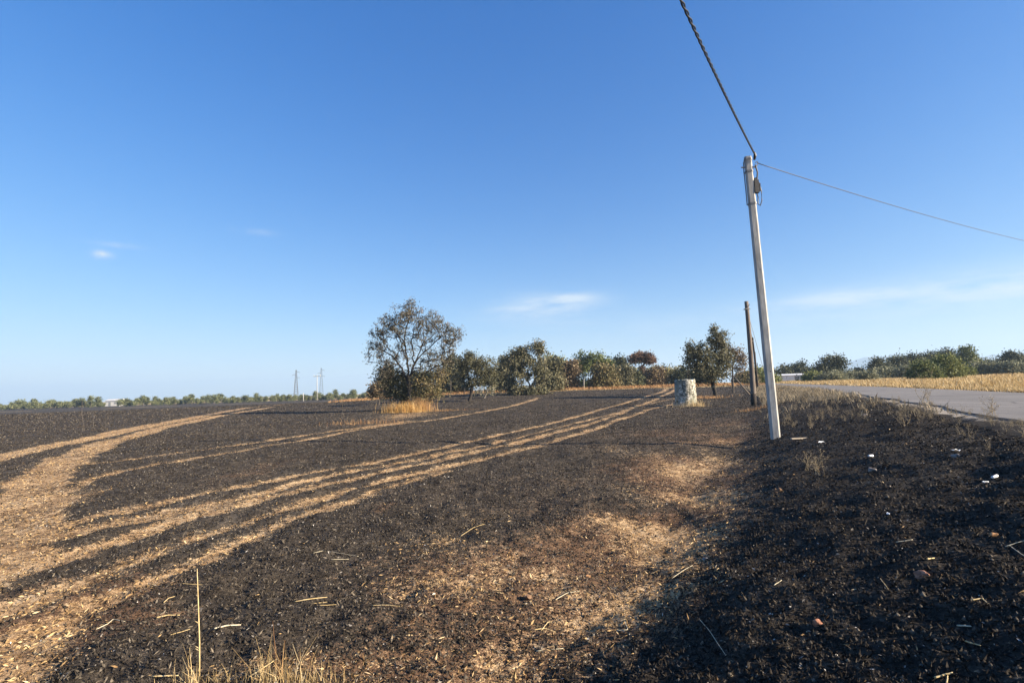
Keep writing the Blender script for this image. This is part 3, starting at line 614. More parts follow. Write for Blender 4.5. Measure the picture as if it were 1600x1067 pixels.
def tree_parts(lobes, fork, r_trunk, nleaf, leaf, sig, seed, r_tip=.012, stems=1, droop=0.0, paths=None, shell=2.4, wide=.27):
    """lobes: (x, z, rx, rz, tips) in metres from the base; returns wood and leaf meshes"""
    g = np.random.default_rng(seed)
    tips = []
    for (cx, cz, rx, rz, n) in lobes:
        d = g.normal(size=(n, 3)); d /= np.linalg.norm(d, axis=1)[:, None]
        q = d * (g.random(n) ** (1 / shell))[:, None] * (.82 + .36 * g.random((n, 1)))
        tips.append(np.stack([cx + q[:, 0] * rx, q[:, 1] * (rx * .9), cz + q[:, 2] * rz], 1))
    tips = np.concatenate(tips); tips[:, 2] = np.maximum(tips[:, 2], .12)
    nodes = [np.zeros(3)]; par = [-1]
    if paths:
        for pl in paths:
            pl = np.array(pl, float); last = 0; P_ = np.array(nodes); j0 = int(np.argmin(np.linalg.norm(P_ - pl[0], axis=1))); last = j0
            for a, b in zip(pl[:-1], pl[1:]):
                n_ = max(1, int(np.linalg.norm(b - a) / .45))
                for k in range(1, n_ + 1): nodes.append(a + (b - a) * k / n_ + g.normal(0, .035, 3) * (k < n_)); par.append(last); last = len(nodes) - 1
        stems = 0
    for s in range(stems):
        fx = np.array(fork, float)
        if stems > 1: fx = fx * np.array([1, 1, g.uniform(.7, 1.1)]) + np.array([g.normal(0, .25) * fx[2], g.normal(0, .22) * fx[2], 0])
        last = 0; nseg = max(3, int(fx[2] / .5))
        for k in range(1, nseg + 1):
            t = k / nseg
            p = np.array([fx[0] * t ** 1.2, fx[1] * t, fx[2] * t]) + g.normal(0, .05 * fx[2] / nseg, 3) * (t < 1)
            nodes.append(p); par.append(last); last = len(nodes) - 1
    top = np.array(fork, float)
    order = np.argsort(np.linalg.norm(tips - top, axis=1))
    tipn = []
    for i in order:
        a = tips[i]; P = np.array(nodes)
        dist = np.linalg.norm(P - a, axis=1) + .7 * np.maximum(0, P[:, 2] - a[2]) + .12 * np.linalg.norm(P - top, axis=1)
        dist[:max(1, len(dist) and 1)] += .6
        j = int(np.argmin(dist)); p0 = nodes[j]; L = np.linalg.norm(a - p0); k = max(1, int(L / .55)); last = j
        for q in range(1, k + 1):
            t = q / k
            p = p0 + (a - p0) * t + np.array([0, 0, (.14 - droop) * L * math.sin(math.pi * t)]) + (g.normal(0, .055 * L, 3) if q < k else 0)
            nodes.append(p); par.append(last); last = len(nodes) - 1
        tipn.append(last)
    n = len(nodes); cnt = np.zeros(n)
    for t in tipn: cnt[t] += 1
    for i in range(n - 1, 0, -1): cnt[par[i]] += cnt[i]
    cnt = np.maximum(cnt, .5); tot = cnt[0]
    rad = r_tip + (r_trunk - r_tip) * (cnt / tot) ** .55
    P = np.array(nodes); pa = np.array(par[1:]); ch = np.arange(1, n)
    rr0 = rad[pa].copy(); rr0[pa == 0] *= 1.25
    rr0 = np.minimum(rr0, rad[ch] * 1.6)
    WV, WF = frustums(P[pa] - (P[ch] - P[pa]) * .02, rr0, P[ch] + (P[ch] - P[pa]) * .02, rad[ch], 5)
    # leaves
    T = P[tipn]; m = len(T); per = np.maximum(1, g.poisson(nleaf * (.4 + 1.2 * g.random(m))))
    idx = np.repeat(np.arange(m), per); N = len(idx)
    c = T[idx] + g.normal(size=(N, 3)) * (sig * (.6 + .7 * g.random(m)))[idx][:, None] * np.array([1, 1, .85])
    c[:, 2] = np.maximum(c[:, 2], .03)
    d = g.normal(size=(N, 3)); d[:, 2] -= droop * 3; d /= np.linalg.norm(d, axis=1)[:, None]
    b = np.cross(d, g.normal(size=(N, 3))); b /= np.linalg.norm(b, axis=1)[:, None] + 1e-9
    sz = leaf * g.uniform(.6, 1.35, N)
    LV, LF = quads(c, d * sz[:, None] * .5, b * sz[:, None] * wide)
    rnd = np.clip(.55 * g.random(m)[idx] + .45 * g.random(N), 0, 1)
    return (WV, WF), (LV, LF, np.repeat(rnd, 4))

def lobes_at(base, lobes):
    out = []; mpp = base[1] / FPX
    for (X, Y, rx, ry, n) in lobes:
        p = at(X, Y, base[1]); out.append((p[0] - base[0], p[2] - base[2], rx * mpp, ry * mpp, n))
    return out
def plant(name, label, cat, base, lobes, leafmat, bark='bark', fork_px=None, r_trunk=.2, nleaf=22, leaf=.16, sig=.32, seed=1, stems=1, group=None, droop=0, r_tip=.012, crown='crown', wood='trunk', shell=2.4, paths_px=None, wide=.27, skirt=0):
    if skirt:
        by = project(base)[1]; X0 = min(l[0] - l[2] for l in lobes); X1 = max(l[0] + l[2] for l in lobes)
        lobes = list(lobes) + [((X0 + X1) / 2 + q * (X1 - X0) * .24, by - 6, (X1 - X0) * .26, 7, skirt) for q in (-1, 0, 1)]
    lb = lobes_at(base, lobes); paths = None
    if paths_px:
        paths = []
        for pl in paths_px:
            q = np.array([at(X, Y, base[1]) - base for X, Y in pl]); q[:, 1] = [(.35 * math.sin(3 * k + len(paths) * 2)) * k / len(pl) for k in range(len(pl))]; paths.append(q)
        paths[0][0] = 0
    if fork_px is None: fork = (0, 0, max(.15, min(l[1] - l[3] * .3 for l in lb)))
    else:
        p = at(*fork_px, base[1]); fork = (p[0] - base[0], 0, max(.2, p[2] - base[2]))
    (WV, WF), (LV, LF, rnd) = tree_parts(lb, fork, r_trunk, nleaf, leaf, sig, seed, r_tip, stems, droop, paths, shell, wide)
    o = empty(name, base); tag(o, label, cat, group)
    mk(wood, WV, WF, MT[bark], o, True)
    mk(crown, LV, LF, MT['leaf_' + leafmat], o, False, {'rnd': rnd})
    return o

# the big half-burnt tree in the field
b1 = gp(641, 641)
plant('scorched_tree', 'tall scorched tree with a sparse domed crown, its foot in golden grass', 'tree', b1,
      [(640, 492, 26, 20, 62), (610, 512, 24, 24, 62), (675, 508, 28, 24, 74), (592, 540, 15, 30, 62), (702, 535, 14, 30, 58), (650, 525, 44, 26, 60), (690, 565, 22, 22, 40), (606, 572, 20, 20, 44), (640, 476, 9, 8, 12), (577, 555, 4, 14, 8), (717, 520, 4, 9, 8), (660, 560, 40, 26, 44), (625, 545, 20, 20, 26)],
      'olive_scorched', 'darkb', (640, 590), .17, 30, .13, .21, 5, r_tip=.012,
      paths_px=[[(641, 641), (639, 610), (638, 585), (636, 560), (632, 535), (634, 512), (640, 492)], [(638, 592), (648, 568), (662, 550), (680, 535), (694, 522)], [(639, 600), (628, 575), (612, 555), (598, 548)], [(634, 545), (622, 525), (612, 512)], [(648, 568), (660, 540), (668, 518)], [(640, 605), (660, 585), (682, 572)]])
plant('shrub', 'dark green shrub hugging the left of the scorched tree trunk', 'shrub', b1 + np.array([-1.0, 1.2, 0]),
      [(622, 600, 22, 24, 70), (606, 588, 17, 18, 50), (632, 618, 16, 16, 40), (614, 615, 18, 14, 40)], 'olive', 'darkb', None, .06, 24, .16, .27, 6, 4, crown='foliage', wood='stem', wide=.34)
plant('shrub', 'tan dried shrub hugging the right of the scorched tree trunk', 'shrub', b1 + np.array([1.4, .6, 0]),
      [(668, 598, 28, 26, 96), (684, 583, 16, 20, 50), (658, 620, 20, 14, 50), (680, 614, 16, 12, 30)], 'mixed', 'bark', None, .05, 24, .13, .26, 7, 4, crown='foliage', wood='stem', wide=.32)
plant('shrub', 'orange brown dead bush at the far left end of the thicket', 'shrub', gd(592, 62), [(592, 607, 13, 9, 60), (583, 612, 7, 7, 30)], 'brown', 'bark', None, .06, 40, .2, .28, 8, 4, wide=.36, crown='foliage', wood='stem')
plant('olive_tree', 'small olive tree with dark leaning trunk, second from the scorched tree', 'tree', gp(733, 627),
      [(735, 562, 18, 11, 34), (752, 575, 26, 20, 62), (722, 578, 10, 20, 24), (742, 592, 22, 14, 34), (768, 590, 10, 14, 18)], 'olive', 'darkb', (738, 602), .2, 56, .19, .28, 9, wide=.32)
plant('shrub', 'low grey bush with bleached branches beside the small olive tree', 'shrub', gp(757, 622), [(758, 606, 20, 11, 34), (772, 608, 12, 9, 16), (746, 612, 10, 8, 12)], 'greygreen', 'paleb', None, .10, 9, .16, .26, 10, 6, r_tip=.028, crown='foliage', wood='stem')
plant('olive_tree', 'olive tree with two tufted peaks and pale branching trunk, in front of thicket', 'tree', gd(826, 74),
      [(815, 552, 13, 14, 30), (841, 545, 10, 11, 24), (800, 563, 16, 14, 32), (826, 572, 32, 18, 62), (846, 585, 16, 14, 26), (808, 590, 20, 14, 26)], 'olive', 'paleb', (828, 600), .18, 60, .24, .36, 11, 3, wide=.34, skirt=20)
TH = [  # thicket: column, distance, lobes, foliage, label, bark, leaves
    (700, 92, [(700, 585, 16, 20, 46), (706, 566, 8, 10, 16)], 'dark', 'dark bush filling the gap right of the scorched tree'),
    (716, 90, [(716, 585, 14, 22, 40)], 'olive', 'dull olive bush just left of the small olive tree'),
    (783, 88, [(783, 590, 18, 18, 46), (790, 572, 12, 12, 20)], 'olive', 'dull olive bush between the two olive trees'),
    (600, 95, [(602, 590, 18, 16, 40)], 'dark', 'dark bush showing behind the scorched tree on its left'),
    (650, 96, [(650, 595, 34, 14, 60)], 'dark', 'low dark hedge bush seen through the scorched tree'),
    (858, 86, [(857, 584, 18, 18, 54), (865, 570, 12, 10, 22)], 'olive', 'rounded brownish olive bush right of the tufted olive tree'),
    (868, 106, [(866, 572, 16, 16, 44), (878, 568, 10, 12, 20)], 'green', 'green leafy tree top above the brownish bushes, leftmost of thicket'),
    (890, 93, [(888, 583, 17, 17, 52), (892, 570, 10, 8, 18)], 'brown', 'reddish brown scorched bush in the thicket, left of the tan round bush'),
    (920, 112, [(908, 572, 16, 18, 44), (926, 566, 20, 14, 46), (944, 572, 12, 12, 24)], 'green', 'tall green tree with ragged top in the middle of the thicket'),
    (944, 92, [(944, 588, 20, 15, 64), (938, 580, 12, 9, 22)], 'mixed', 'rounded tan green bush at the front of the thicket'),
    (967, 118, [(966, 570, 15, 13, 62), (970, 584, 14, 14, 30)], 'dark', 'dark round-headed tree left of the umbrella pine'),
    (970, 96, [(968, 588, 16, 14, 42), (978, 582, 8, 10, 16)], 'olive', 'olive brown bush below the dark round-headed tree'),
    (990, 100, [(988, 588, 13, 15, 36)], 'dark', 'dark bush at the left foot of the umbrella pine'),
    (1022, 102, [(1022, 590, 14, 14, 36), (1030, 583, 9, 9, 18)], 'brown', 'brown dead bush at the right foot of the umbrella pine'),
    (1066, 101, [(1066, 588, 14, 12, 38)], 'dark', 'dark bush behind the round white well'),
    (1022, 126, [(1024, 582, 22, 10, 40)], 'green', 'low green tree tops between umbrella pine and reeds'),
    (1096, 108, [(1096, 588, 22, 12, 46)], 'dark', 'dark bush behind the tree right of the well'),
    (1190, 112, [(1186, 588, 18, 12, 44), (1200, 592, 14, 9, 24)], 'bright', 'light green bush between the poles and the white shed'),
    (1165, 100, [(1164, 592, 16, 10, 36)], 'mixed', 'pale scrubby bush left of the dark wooden poles'),
]
for i, (px, d, lb, lf, label) in enumerate(TH):
    nm = 'thicket_tree' if 'tree' in label and 'bush' not in label else 'thicket_bush'
    plant(nm, label, 'tree' if nm == 'thicket_tree' else 'bush', gd(px, d), lb, lf, 'bark', None, .10, 64, .34, .55, 30 + i, 3, 'trees and bushes of the thicket', r_tip=.02, wide=.38, skirt=26, crown='crown' if nm == 'thicket_tree' else 'foliage', wood='trunk' if nm == 'thicket_tree' else 'stem')
plant('umbrella_pine', 'brown scorched umbrella pine rising above the thicket', 'tree', gd(1003, 108),
      [(1003, 558, 16, 7, 64), (1016, 563, 9, 7, 30), (992, 562, 8, 7, 26), (1004, 588, 9, 16, 40)], 'redbrown', 'bark', (1004, 572), .22, 60, .28, .36, 60, r_tip=.02, wide=.36)
def reeds(px, d, n, h0, h1, width, label):
    b = gd(px, d); g = np.random.default_rng(int(px)); o = empty('reed_bed', b); tag(o, label, 'reeds')
    x = g.uniform(-width, width, n); y = g.uniform(-2, 2, n); h = g.uniform(h0, h1, n); ln = g.normal(0, .10, (n, 2)) * h[:, None]
    P0 = np.stack([x, y, np.zeros(n)], 1); P1 = P0 + np.stack([ln[:, 0], ln[:, 1], h], 1)
    V, F = frustums(P0, np.full(n, .035), P1, np.full(n, .012), 3); mk('stems', V, F, MT['leaf_reed'], o, False, {'rnd': np.repeat(g.random(n), 6)})['kind'] = 'stuff'
    k = 9; t = g.uniform(.25, 1, (n * k)); i = np.repeat(np.arange(n), k); c = P0[i] + (P1[i] - P0[i]) * t[:, None]
    dd = g.normal(size=(n * k, 3)); dd[:, 2] = np.abs(dd[:, 2]) * .9 + .5; dd /= np.linalg.norm(dd, axis=1)[:, None]; bb = np.cross(dd, g.normal(size=dd.shape)); bb /= np.linalg.norm(bb, axis=1)[:, None]
    V, F = quads(c + dd * .28, dd * .34, bb * .05); q_ = mk('leaves', V, F, MT['leaf_reed'], o, False, {'rnd': np.repeat(g.random(n * k), 4)}); q_['kind'] = 'stuff'
reeds(1044, 103, 170, 2.2, 3.9, 3.1, 'tan upright reed bed behind the round well')
plant('olive_tree', 'dark bushy tree with leaning black trunk standing just right of the well', 'tree', gd(1118, 58),
      [(1122, 532, 17, 14, 52), (1088, 548, 16, 15, 42), (1104, 560, 26, 22, 74), (1076, 568, 12, 14, 24), (1130, 558, 16, 20, 40), (1110, 585, 28, 14, 66), (1090, 588, 18, 10, 26), (1115, 515, 7, 5, 8)], 'olive', 'darkb', (1112, 590), .22, 40, .20, .28, 70, wide=.34)
plant('scorched_tree', 'thin brown-leaved tree with bare upper twigs left of the dark wooden pole', 'tree', gd(1146, 62),
      [(1146, 550, 14, 12, 36), (1158, 560, 9, 14, 28), (1138, 568, 10, 14, 20), (1156, 578, 6, 8, 8)], 'brown', 'bark', (1145, 575), .10, 34, .17, .28, 71, wide=.32)
def bare_twigs(px, d, n, h, label, mat='bark', r=.02, name='bare_sapling'):
    b = gd(px, d); g = np.random.default_rng(int(px * 7)); o = empty(name, b); tag(o, label, 'sapling'); mb = MB()
    stem = np.array([[0, 0, 0], [.05, 0, h * .35], [-.04, .03, h * .7], [.06, 0, h]]); mb.tube(stem, [r * 1.6, r * 1.3, r, r * .4], 5); mb.build('stem', MT[mat], o)
    mb = MB()
    for i in range(n):
        t = g.uniform(.35, .95); p = np.array([0, 0, h * t]); d2 = np.array([g.normal(0, .5), g.normal(0, .5), g.uniform(.6, 1.2)]) * h * .22 * (1.2 - t)
        mb.tube([p, p + d2 * .6 + g.normal(0, .05, 3), p + d2 * 1.2], [r * .6, r * .45, r * .25], 3)
    mb.build('twigs', MT[mat], o)['kind'] = 'stuff'
bare_twigs(1143.5, 63, 26, 7.3, 'bare grey twigs poking up above the brown-leaved tree')
bare_twigs(1079, 40.5, 16, 2.9, 'bare charred sapling rising behind the well', 'darkb', .03)

# right of the road
RT = [
    (1298, 112, [(1292, 572, 14, 14, 46), (1306, 566, 12, 12, 40), (1300, 584, 20, 10, 40)], 'dark', 'tree', 'dense dark green tree standing right of the white shed'),
    (1225, 142, [(1225, 582, 13, 8, 34)], 'dark', 'bush', 'dark low bush behind the left end of the white shed'),
    (1246, 144, [(1246, 580, 14, 9, 38), (1254, 572, 4, 5, 8)], 'dark', 'bush', 'dark bush behind the right end of the white shed'),
    (1270, 138, [(1270, 583, 13, 8, 32)], 'dark', 'bush', 'dark bush between the white shed and the dense tree'),
    (1275, 96, [(1272, 590, 14, 6, 32)], 'bright', 'bush', 'light green low bush at the right corner of the white shed'),
    (1302, 92, [(1300, 591, 18, 6, 40)], 'greygreen', 'bush', 'grey green low bush in front of the dense dark tree'),
    (1335, 98, [(1335, 589, 14, 5, 30)], 'greygreen', 'bush', 'low grey green bush right of the dense dark tree'),
    (1343, 130, [(1343, 582, 5, 4, 12)], 'dark', 'bush', 'tiny dark bush under the faint hill'),
    (1357, 78, [(1357, 590, 9, 7, 34)], 'greygreen', 'bush', 'small round grey green bush by the far road edge'),
    (1372, 128, [(1371, 572, 12, 9, 36), (1378, 580, 12, 8, 24)], 'dark', 'tree', 'leftmost dark tree of the grove beyond the golden field'),
    (1402, 132, [(1400, 567, 13, 11, 40), (1406, 578, 14, 9, 26)], 'dark', 'tree', 'second dark tree from the left in the grove'),
    (1428, 136, [(1426, 565, 13, 10, 40), (1434, 574, 14, 10, 28)], 'dark', 'tree', 'third dark tree from the left in the grove'),
    (1452, 138, [(1450, 562, 13, 11, 40), (1456, 574, 14, 9, 26)], 'dark', 'tree', 'fourth dark tree from the left in the grove, above tamarisk'),
    (1478, 140, [(1478, 558, 10, 10, 36), (1484, 570, 14, 12, 34)], 'dark', 'tree', 'dark pointed tree of the grove behind the tamarisk'),
    (1512, 118, [(1510, 554, 8, 11, 40), (1513, 566, 13, 12, 52), (1516, 576, 12, 8, 26)], 'green', 'tree', 'tall green poplar-shaped tree right of the tamarisk'),
    (1376, 106, [(1376, 584, 9, 6, 26)], 'greygreen', 'bush', 'grey olive bush under the leftmost grove tree'),
    (1398, 106, [(1397, 585, 9, 5, 24)], 'greygreen', 'bush', 'grey olive bush under the second grove tree'),
    (1414, 102, [(1414, 582, 8, 7, 26)], 'greygreen', 'bush', 'grey olive bush just left of the tamarisk'),
    (1448, 66, [(1442, 578, 18, 12, 70), (1456, 584, 16, 9, 44), (1434, 586, 12, 7, 26)], 'green', 'bush', 'grey green spreading half of the roadside tamarisk clump'),
    (1480, 68, [(1478, 568, 16, 13, 70), (1488, 578, 14, 10, 44), (1468, 575, 12, 12, 36)], 'bright', 'bush', 'taller light green half of the roadside tamarisk clump'),
    (1505, 84, [(1506, 580, 11, 4, 24)], 'bright', 'bush', 'low light green bush right of the tamarisk'),
    (1540, 150, [(1538, 569, 12, 4, 24)], 'dark', 'bush', 'dark far bush right of the poplar-shaped tree'),
    (1560, 152, [(1560, 568, 10, 4, 22)], 'dark', 'bush', 'dark far bush left of the round tree at the edge'),
    (1580, 126, [(1578, 558, 9, 7, 36), (1586, 563, 8, 5, 22), (1575, 566, 8, 4, 14)], 'dark', 'tree', 'dark round tree near the right edge of the picture'),
    (1599, 128, [(1600, 562, 6, 6, 20)], 'dark', 'tree', 'dark tree cut by the right edge of the picture'),
]
for k, (px, d) in enumerate(((1528, 98), (1545, 97), (1562, 96), (1578, 95), (1595, 95), (1612, 95))):
    RT.append((px, d, [(px, 575.5 - .02 * (px - 1528), 10, 5.0, 30)], 'greygreen', 'bush', ('first', 'second', 'third', 'fourth', 'fifth', 'sixth')[k] + ' grey olive from the left in the clipped row behind golden field'))
for i, (px, d, lb, lf, cat, label) in enumerate(RT):
    tr = cat == 'tree'
    plant('broadleaf_tree' if tr else 'roadside_bush', label, cat, gd(px, d), lb, lf, 'bark', None, .14 if tr else .07, 62 if d > 75 else 56, .0030 * d, .0048 * d, 120 + i, 1 if tr else 3, 'trees and bushes beyond the road', r_tip=.02, wide=.38, skirt=0 if tr and px == 1512 else (16 if d > 75 else 24), crown='crown' if tr else 'foliage', wood='trunk' if tr else 'stem')

# far row of small trees on the left horizon
protos = []
for k in range(6):
    g = np.random.default_rng(300 + k); h = (4.6, 5.4, 4.0, 6.2, 5.0, 3.6)[k]
    lb = [(g.normal(0, .3), h * .62, 1.3 + g.random() * .6, h * .34, 26), (g.normal(0, .8), h * .42, 1.6, h * .32, 22), (g.normal(0, .5), h * .85, .8, h * .16, 8)]
    protos.append(tree_parts(lb, (0, 0, h * .3), .13, 22, .55, .42, 310 + k, r_tip=.03))
pm = []
for (W, Lf) in protos:
    a = mk('trunk', W[0], W[1], MT['bark'], None, True); b = mk('crown', Lf[0], Lf[1], MT['leaf_farrow'], None, False, {'rnd': Lf[2]})
    pm.append((a.data, b.data)); bpy.data.objects.remove(a); bpy.data.objects.remove(b)
g = np.random.default_rng(77)
def far_tree(px, d, sc, label, group):
    bpt = gd(px, d); o = empty('far_tree', bpt, g.uniform(0, 6.28)); s = g.uniform(.55, 1.0) * sc * .82; o.scale = (s * g.uniform(1.1, 1.7), s * g.uniform(1.0, 1.3), s)
    tag(o, label, 'tree', group); k = int(g.integers(0, 6))
    for nm, me in zip(('trunk', 'crown'), pm[k]):
        c = bpy.data.objects.new(nm, me); COL.objects.link(c); c.parent = o
lt = sorted(np.arange(-2, 162, 8.0) + g.normal(0, 1.5, 21)); rt = sorted(np.arange(190, 588, 8.4) + g.normal(0, 1.6, 48))
for i, px in enumerate(lt): far_tree(px, 234 + g.normal(0, 4), 1.0, 'small green tree of the far left row, ' + ordinal(len(lt) - i) + ' left of the tiny farm building', 'front line of the far tree row')
for i, px in enumerate(rt): far_tree(px, 230 + g.normal(0, 4), .9, 'small green tree of the far row, ' + ordinal(i + 1) + ' right of the tiny farm building', 'front line of the far tree row')
for i, px in enumerate(np.concatenate([np.arange(4, 160, 8.0), np.arange(192, 586, 9.0)])): far_tree(px + g.normal(0, 2), 250 + g.normal(0, 4), .95, 'tree half hidden behind the front line of the far row', 'hidden second line of the far tree row')
# ------------------------------------------------------------------ poles and cables
def concrete_pole():
    b = gp(1212, 684); tp = at(1168, 246, b[1] - .05)
    o = empty('utility_pole', b); tag(o, 'tall tapered pale concrete utility pole standing between field and road', 'pole')
    v = tp - b; n = 15; V = []; wb, wt = .104, .084; ch = .30; a0 = math.radians(-14)
    prof = [(1, -1 + ch * 1.2), (1, 1 - ch * 1.2), (1 - ch * 1.2, 1), (-1 + ch * 1.2, 1), (-1, 1 - ch * 1.2), (-1, -1 + ch * 1.2), (-1 + ch * 1.2, -1), (1 - ch * 1.2, -1)]
    for i in range(n):
        t = i / (n - 1); c = v * t; w = wb + (wt - wb) * t
        for (x, y) in prof: V.append(c + np.array([w * (x * math.cos(a0) - y * math.sin(a0)), w * (x * math.sin(a0) + y * math.cos(a0)), -.25 if i == 0 else 0]))
    F = [(i * 8 + k, i * 8 + (k + 1) % 8, (i + 1) * 8 + (k + 1) % 8, (i + 1) * 8 + k) for i in range(n - 1) for k in range(8)] + [tuple((n - 1) * 8 + k for k in range(8))]
    mk('shaft', np.array(V), F, MT['concrete'], o)
    u = v / np.linalg.norm(v)
    def P(dist, dx=0, dy=0): return v - u * dist + np.array([dx, dy, 0])
    for dist in (.10, .42, 1.28):                     # steel bands
        mb = MB(); w = .094 + .003 * dist
        ring = [P(dist) + np.array([w * (x * math.cos(a0) - y * math.sin(a0)), w * (x * math.sin(a0) + y * math.cos(a0)), 0]) for (x, y) in prof]
        ring2 = [p + u * .05 for p in ring]
        mb.add(ring + ring2, [(k, (k + 1) % 8, 8 + (k + 1) % 8, 8 + k) for k in range(8)] + [tuple(range(8))[::-1], tuple(range(8, 16))]); mb.build('band', MT['steel'], o)
    for dist in (3.0, 5.6, 7.6):                       # raised black discs, their colour standing for the shade inside cast holes
        c_ = P(dist, .012, 0); wz = .084 + (.104 - .084) * dist / np.linalg.norm(v); nrm = np.array([math.sin(a0), -math.cos(a0), 0]); mb = MB(); mb.tube([c_ + nrm * (wz - .01), c_ + nrm * (wz + .003)], .016, 8); mb.build('hole_shade_disc', MT['blackplastic'], o)
    mb = MB(); mb.tube([P(.28, -.20, -.02), P(.28, .20, -.02)], .018, 6); mb.build('bolt', MT['steel'], o)
    mb = MB(); mb.tube([P(.30, .10, -.05), P(.26, .19, -.07), P(.20, .22, -.08), P(.16, .19, -.09), P(.20, .15, -.08)], .014, 6); mb.build('hook', MT['steel'], o)
    mb = MB(); mb.tube([P(.14, .10, -.14), P(.05, .11, -.18), P(-.03, .10, -.2)], [.03, .04, .025], 8); mb.build('clamp', MT['blackplastic'], o)
    mb = MB(); mb.box(P(.82, .12, -.06), (.11, .10, .34)); mb.box(P(.82, .12, -.06) + np.array([0, 0, .2]), (.06, .06, .07)); mb.box(P(.84, .205, -.06), (.025, .07, .2)); bxo = mb.build('junction_box', MT['blackplastic'], o)
    mb = MB(); mb.tube([P(.68, .16, -.06), P(.72, .20, -.07), P(.95, .23, -.08), P(1.2, .22, -.08), P(1.33, .17, -.07), P(1.28, .12, -.06), P(1.1, .14, -.06), P(.98, .12, -.06)], .014, 6); mb.build('cable_loop', MT['blackplastic'], o)
    mb = MB(); mb.tube([P(.25, .13, -.1), P(.45, .17, -.1), P(.66, .15, -.07)], .018, 6); mb.build('drop_cable', MT['blackplastic'], o)
    mb = MB(); mb.tube([P(.12, -.11, .02), P(.4, -.125, .02), P(.9, -.12, .02), P(1.28, -.125, .02)], .014, 5); mb.build('earth_wire', MT['steel'], o)
    return b, tp
pb, pt = concrete_pole()
def round_pole(px, py, top, label, r0, r1, y=None, mat='wood', char=.0):
    b = gp(px, py) if y is None else gd(px, y)
    tp = at(top[0], top[1], b[1]); o = empty('utility_pole', b); tag(o, label, 'pole', 'utility poles along the road')
    v = tp - b; mb = MB(); k = np.linspace(0, 1, 9); pts = v[None] * k[:, None] + np.stack([np.sin(k * 3) * .03, np.zeros(9), np.zeros(9)], 1); pts[0, 2] -= .25
    mb.tube(pts, r0 + (r1 - r0) * k, 9); mb.build('shaft', MT[mat], o, True)
    if char:
        mb = MB(); q = pts[:3].copy(); q[2] = pts[0] + (pts[1] - pts[0]) * char; q[1] = (q[0] + q[2]) / 2
        mb.tube(q, [r0 * 1.03, r0 * 1.03, r0 * 1.0], 9); mb.build('charred_foot', MT['charwood'], o, True)
    mb = MB(); mb.tube([v + np.array([-.02, -r1 * 1.3, -.35]), v + np.array([.02, -r1 * 2.2, -.30]), v + np.array([.05, -r1 * 2.6, -.2])], .02, 5); mb.box(v + np.array([0, 0, -.45]), (r1 * 2.5, r1 * 2.5, .05)); mb.build('bracket', MT['steel'], o)
    return b, tp
p2b, p2t = round_pole(1178, 633, (1166, 471), 'dark weathered wooden utility pole, nearest behind the concrete pole', .155, .11, None, 'wood', .9)
p3b, p3t = round_pole(1184, 0, (1175.5, 527), 'second wooden utility pole behind the concrete pole, thin and dark', .14, .10, 66, 'charwood')
p4b, p4t = round_pole(1183, 0, (1179.5, 550), 'third wooden utility pole behind the concrete pole, barely showing', .13, .09, 96, 'charwood')
p5b, p5t = round_pole(1185, 0, (1183, 567), 'farthest and shortest wooden utility pole in the row', .13, .09, 130, 'charwood')
def cable(name, A, B, sag, r, mat, label, strands=1, n=60, pitch=.55, hr=.02):
    A, B = np.array(A, float), np.array(B, float); t = np.linspace(0, 1, n); pts = A + (B - A) * t[:, None]; pts[:, 2] -= 4 * sag * t * (1 - t)
    o = empty(name, A); tag(o, label, 'cable')
    L = np.linalg.norm(B - A); d = (B - A) / L; s1 = np.cross(d, [0, 0, 1]); s1 /= np.linalg.norm(s1); s2 = np.cross(s1, d)
    for k in range(strands):
        q = pts - A
        if strands > 1:
            ph = 2 * math.pi * (t * L / pitch + k / strands); q = q + hr * (np.cos(ph)[:, None] * s1 + np.sin(ph)[:, None] * s2)
        mb = MB(); mb.tube(q, r, 5 if strands > 1 else 6); mb.build('strand', MT[mat], o, True)
    return o
ptop = pt + np.array([.11, -.18, .0])
d0 = ray(1063, -2); Q0 = np.array([0, 0, CAMZ]) + d0 * ((pt[2] - .75 - CAMZ) / d0[2])      # where the cable leaves the view overhead
ext = ptop + (Q0 + np.array([0, 0, .36]) - ptop) * 2.6
cable('twisted_cable', ptop, ext, .38, .0135, 'blackplastic', 'thick black twisted cable running overhead from the concrete pole top', 2, 1100, .42, .015)
e2 = at(1600, 372, 24.0) + np.array([0, 0, .42]); far2 = ptop + (e2 - ptop) * 2.1
cable('service_cable', pt + np.array([.22, -.07, -.2]), far2 + np.array([0, 0, .15]), .5, .010, 'greycable', 'thin grey cable stretching from concrete pole out over the road', 1, 60)
cable('guy_wire', p2t + np.array([.1, 0, -.95]), gd(1207, p2b[1] + .2), .0, .012, 'steel', 'thin guy wire slanting down from the nearest wooden pole', 1, 8)
cable('overhead_cable', p2t + np.array([0, .1, -.2]), p3t + np.array([0, -.1, -.2]), .35, .02, 'blackplastic', 'black cable between the first and second wooden poles', 1, 30)
cable('overhead_cable', p3t + np.array([0, .1, -.2]), p4t + np.array([0, -.1, -.2]), .35, .02, 'blackplastic', 'black cable between the second and third wooden poles', 1, 30)
def fallen_pole():
    a = at(1146, 587, 52.0); b = gd(1172, 52.0); b[2] += .05; o = empty('leaning_prop', b); tag(o, 'thin dark prop slanting from thin tree down to the wooden pole foot', 'prop')
    mb = MB(); mb.tube([np.zeros(3), (a - b) * .5 + np.array([0, 0, -.03]), a - b], [.075, .065, .055], 7); mb.build('shaft', MT['wood'], o, True)
fallen_pole()

